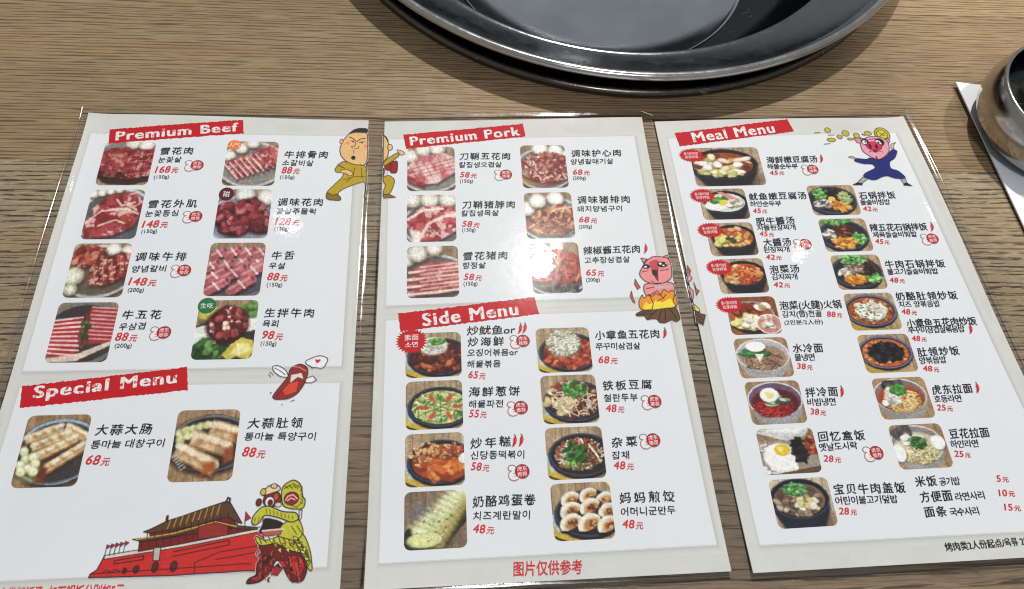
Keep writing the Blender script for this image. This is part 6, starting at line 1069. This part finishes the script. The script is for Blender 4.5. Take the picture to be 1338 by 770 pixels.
def photo_mesh(key, w, h, rad):
    f = Food(sum(ord(c) * (i + 3) for i, c in enumerate(key)) * 7)
    globals()['f_' + key](f); f.shade()
    n = NF
    vs, uv = [], []
    for j in range(n):
        y = j / (n - 1) * h
        d = max(0, rad - min(y, h - y))
        ins = rad - math.sqrt(max(0, rad * rad - d * d))
        for i in range(n):
            x = ins + (w - 2 * ins) * i / (n - 1)
            vs.append(((x - w / 2) / 1000, (h / 2 - y) / 1000, 0))
            uv.append((x / w, y / h))
    uv = np.array(uv)
    zoom = 0.84 if key[0] in 'ABDE' else 0.92
    uv = 0.5 + (uv - 0.5) * zoom
    ii = np.clip(np.rint(uv[:, 0] * (n - 1)).astype(int), 0, n - 1); jj = np.clip(np.rint(uv[:, 1] * (n - 1)).astype(int), 0, n - 1)
    pc = f.C[jj, ii]
    if key[0] in 'ABDE':
        L = pc.mean(1, keepdims=True); pc = L + (pc - L) * 0.80 + np.array([4, 4, 3])
    C = lin(np.clip(pc, 0, 255) / 255) * 0.95
    a = np.arange((n - 1) * n).reshape(n - 1, n)[:, :-1].ravel()
    faces = np.stack([a, a + n, a + n + 1, a + 1], 1)
    me = bpy.data.meshes.new('food_photo'); me.from_pydata(vs, [], faces.tolist()); put_colors(me, C)
    return me

def ill_mesh(shapes, res=0.28):
    xs, ys = [], []
    for s in shapes:
        if s[0] in 'pl':
            xs += [p[0] for p in s[1]]; ys += [p[1] for p in s[1]]
        else:
            xs += [s[1] - s[3], s[1] + s[3]]; ys += [s[2] - s[4], s[2] + s[4]]
    x0, x1, y0, y1 = min(xs) - 1, max(xs) + 1, min(ys) - 1, max(ys) + 1
    nx, ny = int((x1 - x0) / res) + 2, int((y1 - y0) / res) + 2
    c = Canvas(nx, ny, x0, y0, x1, y1, (226, 230, 234))
    for s in shapes:
        if s[0] == 'p': c.poly(s[1], s[2], s[3])
        elif s[0] == 'l': c.line(s[1], s[2], s[3])
        else:
            if s[6]: c.ell(s[1], s[2], s[3] + s[6] / 2, s[4] + s[6] / 2, (25, 20, 18))
            c.ell(s[1], s[2], max(0.05, s[3] - s[6] / 2), max(0.05, s[4] - s[6] / 2), s[5])
    nz = noise2(np.random.RandomState(3), ny, nx, 40, 2)
    c.C = np.clip(c.C * (0.93 + 0.14 * nz[..., None]), 0, 255)
    on = (c.A > 0.12)
    cell = on[:-1, :-1] | on[1:, :-1] | on[:-1, 1:] | on[1:, 1:]
    cell = (on[:-1, :-1].astype(int) + on[1:, :-1] + on[:-1, 1:] + on[1:, 1:]) >= 2
    j, i = np.nonzero(cell)
    idx = j * nx + i
    F = np.stack([idx, idx + nx, idx + nx + 1, idx + 1], 1)
    used = np.unique(F)
    mp = np.full(nx * ny, -1); mp[used] = np.arange(len(used))
    V = np.stack([c.X.ravel()[used] / 1000, -c.Y.ravel()[used] / 1000, np.zeros(len(used))], 1)
    me = bpy.data.meshes.new('cartoon_print'); me.from_pydata(V.tolist(), [], mp[F].tolist())
    put_colors(me, lin(c.C.reshape(-1, 3)[used] / 255) * 0.95)
    return me

# ------------------------------------------------------------------ lettering
def glyphs(run, shear=0.0, res=3):
    """run: list of (string, size, bold, spacing); returns one mesh laid out on a base line"""
    bm = bmesh.new(); x = 0
    for s, size, bold, spc in run:
        cu = bpy.data.curves.new('lettering', 'FONT')
        cu.body = s; cu.size = size; cu.resolution_u = res; cu.shear = shear; cu.space_character = spc
        ob = bpy.data.objects.new('lettering', cu)
        me = bpy.data.meshes.new_from_object(ob)
        n0 = len(bm.verts)
        bm.from_mesh(me); bm.verts.ensure_lookup_table()
        vs = bm.verts[n0:]
        if vs:
            x0_ = x
            mn = min(v.co.x for v in vs); mxx = max(v.co.x for v in vs)
            for v in vs: v.co.x += x - mn
            x += (mxx - mn) + size * 0.10
            # heavier strokes: the pen drawn again a hair to each side, each pass lying on the last
            if bold:
                d = bold * size
                for k, (dx, dy) in enumerate(((d, -0.35 * d), (-d, 0.35 * d), (0.75 * d, 0.55 * d), (-0.75 * d, -0.55 * d))):
                    n1 = len(bm.verts)
                    bm.from_mesh(me); bm.verts.ensure_lookup_table()
                    for v in bm.verts[n1:]:
                        v.co.x += x0_ - mn + dx; v.co.y += dy; v.co.z += 0.0025 * (k + 1)
                pass
        bpy.data.objects.remove(ob); bpy.data.curves.remove(cu); bpy.data.meshes.remove(me)
    out = bpy.data.meshes.new('lettering'); bm.to_mesh(out); bm.free()
    return out

def place_text(name, run, p0, p1, z, mat, parent, shear=0.0, fit=True, height=None, cell=None):
    me = glyphs(run, shear)
    co = np.empty(len(me.vertices) * 3); me.vertices.foreach_get('co', co); co = co.reshape(-1, 3)
    mn, mx = co.min(0), co.max(0)
    L = math.hypot(p1[0] - p0[0], p1[1] - p0[1]); a = math.atan2(-(p1[1] - p0[1]), p1[0] - p0[0])
    if cell:      # brush-written: every character rises a little to the right
        co[:, 1] += 0.085 * (np.mod(co[:, 0] - mn[0], cell) - cell / 2)
        mn, mx = co.min(0), co.max(0)
    sx = L / (mx[0] - mn[0]) if fit else 1.0
    sy = height / (mx[1] - mn[1]) if height else 1.0
    x = (co[:, 0] - mn[0]) * sx; y = (co[:, 1] - (mn[1] + mx[1]) / 2) * sy
    # slight hand-drawn wobble
    y = y + 0.05 * np.sin(x * 1.3 + p0[0]); x = x + 0.05 * np.sin(y * 2.1 + p0[1])
    out = np.zeros_like(co)
    out[:, 0] = (p0[0] + x * math.cos(a) - y * math.sin(a)) / 1000
    out[:, 1] = (-p0[1] + x * math.sin(a) + y * math.cos(a)) / 1000
    out[:, 2] = z + co[:, 2] / 1000
    me.vertices.foreach_set('co', out.ravel()); me.update()
    return link(name, me, mat, parent)

# ------------------------------------------------------------------ the folding menu
def warp(pi_, u_, v_):
    """how far the laminated sheet lifts off the table at u, v millimetres on a panel"""
    fu = np.clip(np.asarray(u_, float) / 168.0, -0.03, 1.03); fv = np.clip(np.asarray(v_, float) / 273.5, -0.03, 1.03)
    z = 0.00035 * (1 + np.sin(6.28 * (fu * 0.6 + fv * 1.1) + pi_ * 2.1)) * np.sin(np.clip(fu, 0, 1) * np.pi)
    z = z + 0.0030 * np.clip((fv - 0.86) / 0.14, 0, 1.3) ** 2 * (0.55 + 0.45 * np.sin(4.2 * fu + 1.7 * pi_))
    z = z + 0.0012 * np.clip((0.08 - fv) / 0.08, 0, 1.4) ** 2 * (0.5 + 0.5 * np.sin(5.0 * fu + 2.6 * pi_ + 0.8))
    if pi_ == 0: z = z + 0.0022 * np.clip((0.10 - fu) / 0.10, 0, 1.3) ** 2 * (0.6 + 0.4 * np.sin(7 * fv))
    if pi_ == 2: z = z + 0.0022 * np.clip((fu - 0.90) / 0.10, 0, 1.3) ** 2 * (0.6 + 0.4 * np.sin(6 * fv + 1))
    return z

def grid_sheet(q, z, nx, ny, jit=0.0):
    V, F = [], []
    for j in range(ny + 1):
        for i in range(nx + 1):
            s_, t_ = i / nx, j / ny
            x = (q[0][0] * (1 - s_) + q[1][0] * s_) * (1 - t_) + (q[3][0] * (1 - s_) + q[2][0] * s_) * t_
            y = (q[0][1] * (1 - s_) + q[1][1] * s_) * (1 - t_) + (q[3][1] * (1 - s_) + q[2][1] * s_) * t_
            if jit and j in (0, ny): y += rnd.uniform(-jit, jit)
            if jit and i in (0, nx): x += rnd.uniform(-jit, jit) * 0.5
            V.append((x / 1000, -y / 1000, z))
    m = nx + 1
    F = [(j * m + i, (j + 1) * m + i, (j + 1) * m + i + 1, j * m + i + 1) for j in range(ny) for i in range(nx)]
    return V, F
ZP = 0.0019           # top of the printed paper
menu = link('menu', None, loc=(PANELS[1][0], PANELS[1][1], 0))
tag(menu, 'laminated three-panel food menu spread open on the wooden table', 'menu')
LZ = dict(shadow=0.00004, box=0.00008, photo=0.00013, ill=0.00022, mark=0.00034, text=0.00037, banner=0.00018, btext=0.00024, badge=0.00024, btxt=0.00029)
panels = []
for i, (x, y, th) in enumerate(PANELS):
    nx, ny = 44, 64
    V, F = grid_sheet(PAPERS[i], 0.0, nx, ny)
    m_ = nx + 1
    rim_ = list(range(nx)) + [k * m_ + nx for k in range(ny)] + [ny * m_ + k for k in range(nx, 0, -1)] + [k * m_ for k in range(ny, 0, -1)]
    n0 = len(V)
    V += [(V[k][0], V[k][1], -0.0008) for k in rim_]
    F += [(rim_[k], n0 + k, n0 + (k + 1) % len(rim_), rim_[(k + 1) % len(rim_)])[::-1] for k in range(len(rim_))]
    me = bpy.data.meshes.new('paper_panel'); me.from_pydata(V, [], F)
    po = link('paper_panel', me, PAPER, menu)
    po.location = (x - PANELS[1][0], y - PANELS[1][1], ZP); po.rotation_euler = (0, 0, th)
    po['label'] = ['left panel with premium beef and special menu', 'middle panel with premium pork and side menu', 'right panel with the meal menu'][i]
    panels.append(po)

def sheet(name, P, z, mat, parent):
    me = bpy.data.meshes.new(name)
    me.from_pydata([(p[0] / 1000, -p[1] / 1000, z) for p in P], [], [list(range(len(P)))[::-1]])
    return link(name, me, mat, parent)

# white fields, each on a printed grey drop border
for pi_, q in BOXES:
    # printed drop border: a soft grey band down and right of the field
    n = 7; m = 7.0
    xs = lambda t, s_: q[0][0] + (q[1][0] - q[0][0]) * t
    V, C, F = [], [], []
    ring = [(0, -0.2), (1.0, 0.5), (2.2, 0.85), (4.0, 1.0)]
    cen = np.mean(q, 0)
    base = np.array([0.685, 0.685, 0.65])
    sub = 30
    for d, t in ring:
        cs = []
        for p in q:
            v = np.array(p) - cen
            cs.append(np.array(p) + np.sign(v) * (d - 0.4) + np.array([0.5, 0.9]))
        for a_, c_ in zip(cs, cs[1:] + cs[:1]):
            for k in range(sub):
                v = a_ + (c_ - a_) * k / sub
                V.append((v[0] / 1000, -v[1] / 1000, LZ['shadow'])); C.append(base * (0.76 + 0.24 * max(0, t)))
    tot = 4 * sub
    for k in range(len(ring) - 1):
        for j in range(tot):
            F.append((k * tot + j, (k + 1) * tot + j, (k + 1) * tot + (j + 1) % tot, k * tot + (j + 1) % tot)[::-1])
    me = bpy.data.meshes.new('field_border'); me.from_pydata(V, [], F); put_colors(me, np.array(C))
    link('field_border', me, PRINT, panels[pi_])
    V, F = grid_sheet(q, LZ['box'], 44, 44)
    me = bpy.data.meshes.new('white_field'); me.from_pydata(V, [], F)
    link('white_field', me, WHITE, panels[pi_])

# food photographs
for pi_, key, cx, cy, w, h in PHOTOS:
    o = link('food_photo', photo_mesh(key, w, h, 3.2), PRINT, panels[pi_], (cx / 1000, -cy / 1000, LZ['photo']))
    o['label'] = PHOTO_LABEL[key]

# red banners with stamped lettering
for (pi_, s, q, t) in BANNERS:
    V, F = grid_sheet(q, LZ['banner'], 90, 10, 0.28)
    me = bpy.data.meshes.new('banner'); me.from_pydata(V, [], F)
    link('banner', me, BANNER, panels[pi_])
    hh = {'Premium Beef': 6.6, 'Premium Pork': 6.8, 'Special Menu': 8.6, 'Side Menu': 7.8, 'Meal Menu': 7.6}[s]
    place_text('banner_title', [(s, 10, 0.034, 1.12)], t[0], t[1], LZ['btext'], GRUNGE, panels[pi_], 0.0, True, hh)

# dish names, prices and portions
for (pi_, k, s, x0, y0, x1, y1) in TEXTS:
    p0, p1 = (x0, y0), (x1, y1); L = math.hypot(x1 - x0, y1 - y0); pn = panels[pi_]
    n = len(s)
    if k in 'nk':
        em = 5.7 if k == 'n' else 4.5
        spc = 1.0
        if n > 1 and all(ord(c) > 0x2000 for c in s):
            spc = max(0.8, min(1.6, (L - 0.92 * em) / ((n - 1) * em * 0.985)))
        place_text('dish_name' if k == 'n' else 'korean_name', [(s, em, 0.015 if k == 'n' else 0.012, spc)], p0, p1, LZ['text'], BLACK, pn, 0.07, True, None, em * spc if spc != 1.0 or n == 1 else em * 0.985)
    elif k == 'p':
        big = 6.6 if pi_ == 0 else 5.6 if pi_ == 1 else 4.7
        place_text('price', [(s, big, 0.018, 1.05), ('元', big * 0.66, 0.016, 1.0)], p0, p1, LZ['text'], REDINK, pn, 0.16)
    elif k == 'w':
        place_text('portion_size', [(s, 3.3, 0.006, 1.0)], p0, p1, LZ['text'], BLACK, pn, 0.0)
    elif k == 'r':
        o = place_text('footnote', [(s, 7.0, 0.014, 1.0)], p0, p1, LZ['text'], REDINK, pn, 0.05)
    else:
        o = place_text('footnote', [(s, 4.4, 0.012, 1.0)], p0, p1, LZ['text'], BLACK, pn, 0.05)

# thumbs-up recommendation stamps
def stamp_shapes():
    R_, H_ = (200, 26, 36), (244, 240, 242)
    return [('e', -3.0, -1.6, 2.0, 1.5, H_, 0.30), ('p', [(-4.6, 0.2), (-3.2, -0.6), (-0.2, -0.4), (0.6, 1.4), (0.2, 3.4), (-1.6, 4.5), (-3.6, 4.2), (-5.0, 2.8)], H_, 0.0),
            ('l', [(-3.2, -0.4), (-4.6, 0.6), (-5.0, 2.4), (-4.0, 4.1), (-2.0, 4.6), (0.0, 3.8)], 0.32, (150, 30, 40)), ('l', [(-2.4, 1.0), (-0.6, 1.2)], 0.3, (190, 60, 70)), ('l', [(-2.2, 2.4), (-0.6, 2.2)], 0.3, (190, 60, 70)),
            ('e', 2.0, 0.2, 3.5, 3.4, R_, 0.3)]
stamp_me = None
SW = None
for (pi_, x, y) in STAMPS:
    if stamp_me is None:
        stamp_me = ill_mesh(stamp_shapes(), 0.2); stamp_me.materials.append(PRINT)
    o = link('recommendation_stamp', stamp_me.copy(), None, panels[pi_], (x / 1000, -y / 1000, LZ['mark']))
    for s, dy in (('虎东', -1.25), ('推荐', 1.5)):
        place_text('stamp_lettering', [(s, 2.5, 0.004, 1.0)], (x - 0.4, y + dy), (x + 4.4, y + dy), LZ['text'], WHITEINK, panels[pi_])
chili_me = None
for (pi_, x, y) in CHILIS:
    if chili_me is None:
        chili_me = ill_mesh([('p', [(-1.3, 3.0), (-0.2, 2.6), (0.9, 1.2), (1.5, -0.6), (1.2, -2.0), (0.2, -2.2), (-0.4, -1.0), (-0.5, 0.8)], (196, 24, 28), 0.0), ('l', [(0.9, -2.0), (0.5, -3.2)], 0.6, (70, 96, 40)), ('l', [(0.8, -1.2), (0.7, 0.2)], 0.3, (236, 130, 120))], 0.2); chili_me.materials.append(PRINT)
    link('chilli_mark', chili_me.copy(), None, panels[pi_], (x / 1000, -y / 1000, LZ['mark']))
for (pi_, x, y, rx, ry, s1, s2) in BURSTS:
    P = []
    for k in range(56):
        a = 2 * math.pi * k / 56; q = 1.0 if k % 2 == 0 else 0.80
        P.append((x + rx * q * math.cos(a), y + ry * q * math.sin(a)))
    sheet('burst_badge', P, LZ['badge'], BANNER, panels[pi_])
    e = 2.3 if len(s2) > 2 or len(s1) > 4 else 3.6
    w1 = 9.2 if len(s1) > 4 else 7.6; w2 = 8.6 if len(s2) > 2 and ord(s2[0]) < 0xac00 else 6.8
    place_text('badge_lettering', [(s1, e, 0.006, 1.0)], (x - w1 / 2, y - e * 0.55), (x + w1 / 2, y - e * 0.62), LZ['btxt'], WHITEINK, panels[pi_])
    place_text('badge_lettering', [(s2, e, 0.006, 1.0)], (x - w2 / 2, y + e * 0.6), (x + w2 / 2, y + e * 0.52), LZ['btxt'], WHITEINK, panels[pi_])
for n, (pi_, x, y, rx, ry, s, col) in enumerate(TAGS):
    P = [(x + rx * math.cos(2 * math.pi * k / 40), y + ry * math.sin(2 * math.pi * k / 40)) for k in range(40)]
    o = sheet('round_tag', P, LZ['badge'], ink('tag_ink', col), panels[pi_])
    o['label'] = ['orange round tag', 'dark red round tag', 'green round tag'][n]
    hw = 1.7 * len(s) if len(s) > 1 else 1.9
    place_text('tag_lettering', [(s, 3.4 if len(s) > 1 else 4.0, 0.008, 1.0)], (x - hw, y), (x + hw, y), LZ['btxt'], WHITEINK, panels[pi_])
def chaikin(P):
    out = []
    for a, c in zip(P, P[1:] + P[:1]):
        out += [(a[0] * 0.8 + c[0] * 0.2, a[1] * 0.8 + c[1] * 0.2), (a[0] * 0.2 + c[0] * 0.8, a[1] * 0.2 + c[1] * 0.8)]
    return out
for n_, (pi_, name, label, shapes) in enumerate(ILLS):
    if 'gate' not in label:
        shapes = [(s[0], chaikin(chaikin(s[1])), *s[2:]) if s[0] == 'p' and len(s[1]) > 5 else s for s in shapes]
    o = link(name, ill_mesh(shapes), PRINT, panels[pi_], (0, 0, LZ['ill'] + 0.000012 * n_))
    o['label'] = label

# clear laminate: one sheet over the three papers, pinched down along their edges, bridging the folds
def film():
    from mathutils import noise as mn
    MG = 5.2
    cols = []        # (panel a, u-fraction, panel b, mix)
    us = [-1.0, -0.75, -0.5, -0.3, -0.15, 0] + [0] * 0
    def edge(pi_, side, v):
        P = PAPERS[pi_]
        t = v
        L = (P[0][0] + (P[3][0] - P[0][0]) * t, P[0][1] + (P[3][1] - P[0][1]) * t)
        R_ = (P[1][0] + (P[2][0] - P[1][0]) * t, P[1][1] + (P[2][1] - P[1][1]) * t)
        return L, R_
    def wpt(pi_, p):
        x, y, th = PANELS[pi_]; c_, s_ = math.cos(th), math.sin(th)
        u_, v_ = p[0] / 1000, -p[1] / 1000
        return np.array((x + c_ * u_ - s_ * v_, y + s_ * u_ + c_ * v_))
    H_ = 273.5
    vr = [-MG, -MG * 0.75, -MG * 0.5, -2.2, -1.2, -0.5, 0.3, 1.0] + list(np.linspace(2.5, H_ - 2.5, 110)) + [H_ - 1.0, H_ - 0.3, H_ + 0.5, H_ + 1.2, H_ + 2.2, H_ + MG * 0.5, H_ + MG * 0.75, H_ + MG]
    ein = [0.3, 1.0, 2.2]
    rows, zz, ww = [], [], []
    for v in vr:
        t = v / H_; pts, hs = [], []
        dv = min(v, H_ - v)
        wz = []
        for pi_ in range(3):
            L, R_ = edge(pi_, 0, t)
            L2, R2 = wpt(pi_, L), wpt(pi_, R_)
            w = R_[0] - L[0]
            e = (R2 - L2) / np.linalg.norm(R2 - L2) / 1000
            if pi_ == 0:
                for d in (MG, MG * 0.7, MG * 0.45, 2.2, 1.2, 0.5):
                    pts.append(L2 - e * d); hs.append(min(dv, -d)); wz.append(float(warp(0, L[0] - d, v)))
            else:
                pr = prevR; gap = np.linalg.norm(L2 - pr) * 1000
                for q in (0.05, 0.12, 0.22, 0.4, 0.6, 0.78, 0.88, 0.95):
                    pts.append(pr + (L2 - pr) * q); hs.append(min(dv, -min(q, 1 - q) * gap)); wz.append(float(warp(pi_ - 1, prU, v)) * (1 - q) + float(warp(pi_, L[0], v)) * q)
            inner = ein + list(np.linspace(4, w - 4, 62)) + [w - d for d in ein[::-1]]
            for d in inner:
                pts.append(L2 + e * d); hs.append(min(dv, min(d, w - d))); wz.append(float(warp(pi_, L[0] + d, v)))
            prevR = R2; prU = R_[0]
            if pi_ == 2:
                for d in (0.5, 1.2, 2.2, MG * 0.45, MG * 0.7, MG):
                    pts.append(R2 + e * d); hs.append(min(dv, -d)); wz.append(float(warp(2, R_[0] + d, v)))
        rows.append(pts); zz.append(hs); ww.append(wz)
    X = np.array(rows); D = np.array(zz)
    top = ZP + 0.00055
    z = np.where(D >= 0, top, top - 0.0009 * np.clip(-D / 2.0, 0, 1) ** 0.8)
    # the laminated sheet does not lie quite flat: corners and outer edges curl up a touch
    n1 = np.array([[mn.noise((p[0] * 28, p[1] * 28, 1.3)) for p in r_] for r_ in X])
    n2 = np.array([[mn.noise((p[0] * 150, p[1] * 150, 4.1)) for p in r_] for r_ in X])
    z = z + np.where(D < 0, np.clip(0.0006 * n1 + 0.00008 * n2 + 0.0002, -0.0003, 0.0014) * np.clip(-D / 4, 0, 1), 0)
    z = z + np.array(ww)
    nr, nc = D.shape
    V = np.concatenate([X, z[..., None]], 2).reshape(-1, 3)
    a = np.arange(nr * nc).reshape(nr, nc)
    F = np.stack([a[:-1, :-1], a[1:, :-1], a[1:, 1:], a[:-1, 1:]], -1).reshape(-1, 4)
    # the cut edge of the plastic
    loop = list(a[0, :]) + list(a[1:, -1]) + list(a[-1, -2::-1]) + list(a[-2:0:-1, 0])
    V[:, 0] -= PANELS[1][0]; V[:, 1] -= PANELS[1][1]
    nV = len(V)
    low = V[loop].copy(); low[:, 2] = low[:, 2] - 0.0005
    V = np.concatenate([V, low]); q = len(loop)
    FE = [(loop[i], nV + i, nV + (i + 1) % q, loop[(i + 1) % q]) for i in range(q)]
    me = bpy.data.meshes.new('laminate_film'); me.from_pydata(V.tolist(), [], F.tolist() + FE)
    me.polygons.foreach_set('use_smooth', [True] * len(me.polygons))
    Dc = (D[:-1, :-1] + D[1:, 1:]) / 2
    me.polygons.foreach_set('material_index', np.concatenate([(Dc < -0.1).astype(int).ravel(), np.full(len(FE), 2)]))
    o = link('laminate_film', me, [FILM, FILM_EDGE, FILM_CUT], menu)
    o['label'] = 'clear glossy film bridging the folds between the panels'
# everything printed follows the lift of the sheet
shared = {}
for pi_, pn in enumerate(panels):
    for o in [pn] + list(pn.children):
        me = o.data
        lx, ly = (0, 0) if o is pn else (o.location.x, o.location.y)
        if me.users > 1:
            o.location.z += float(warp(pi_, lx * 1000, -ly * 1000)) + 0.00002
            continue
        co = np.empty(len(me.vertices) * 3); me.vertices.foreach_get('co', co); co = co.reshape(-1, 3)
        co[:, 2] += warp(pi_, (co[:, 0] + lx) * 1000, -(co[:, 1] + ly) * 1000)
        me.vertices.foreach_set('co', co.ravel()); me.update()
film()
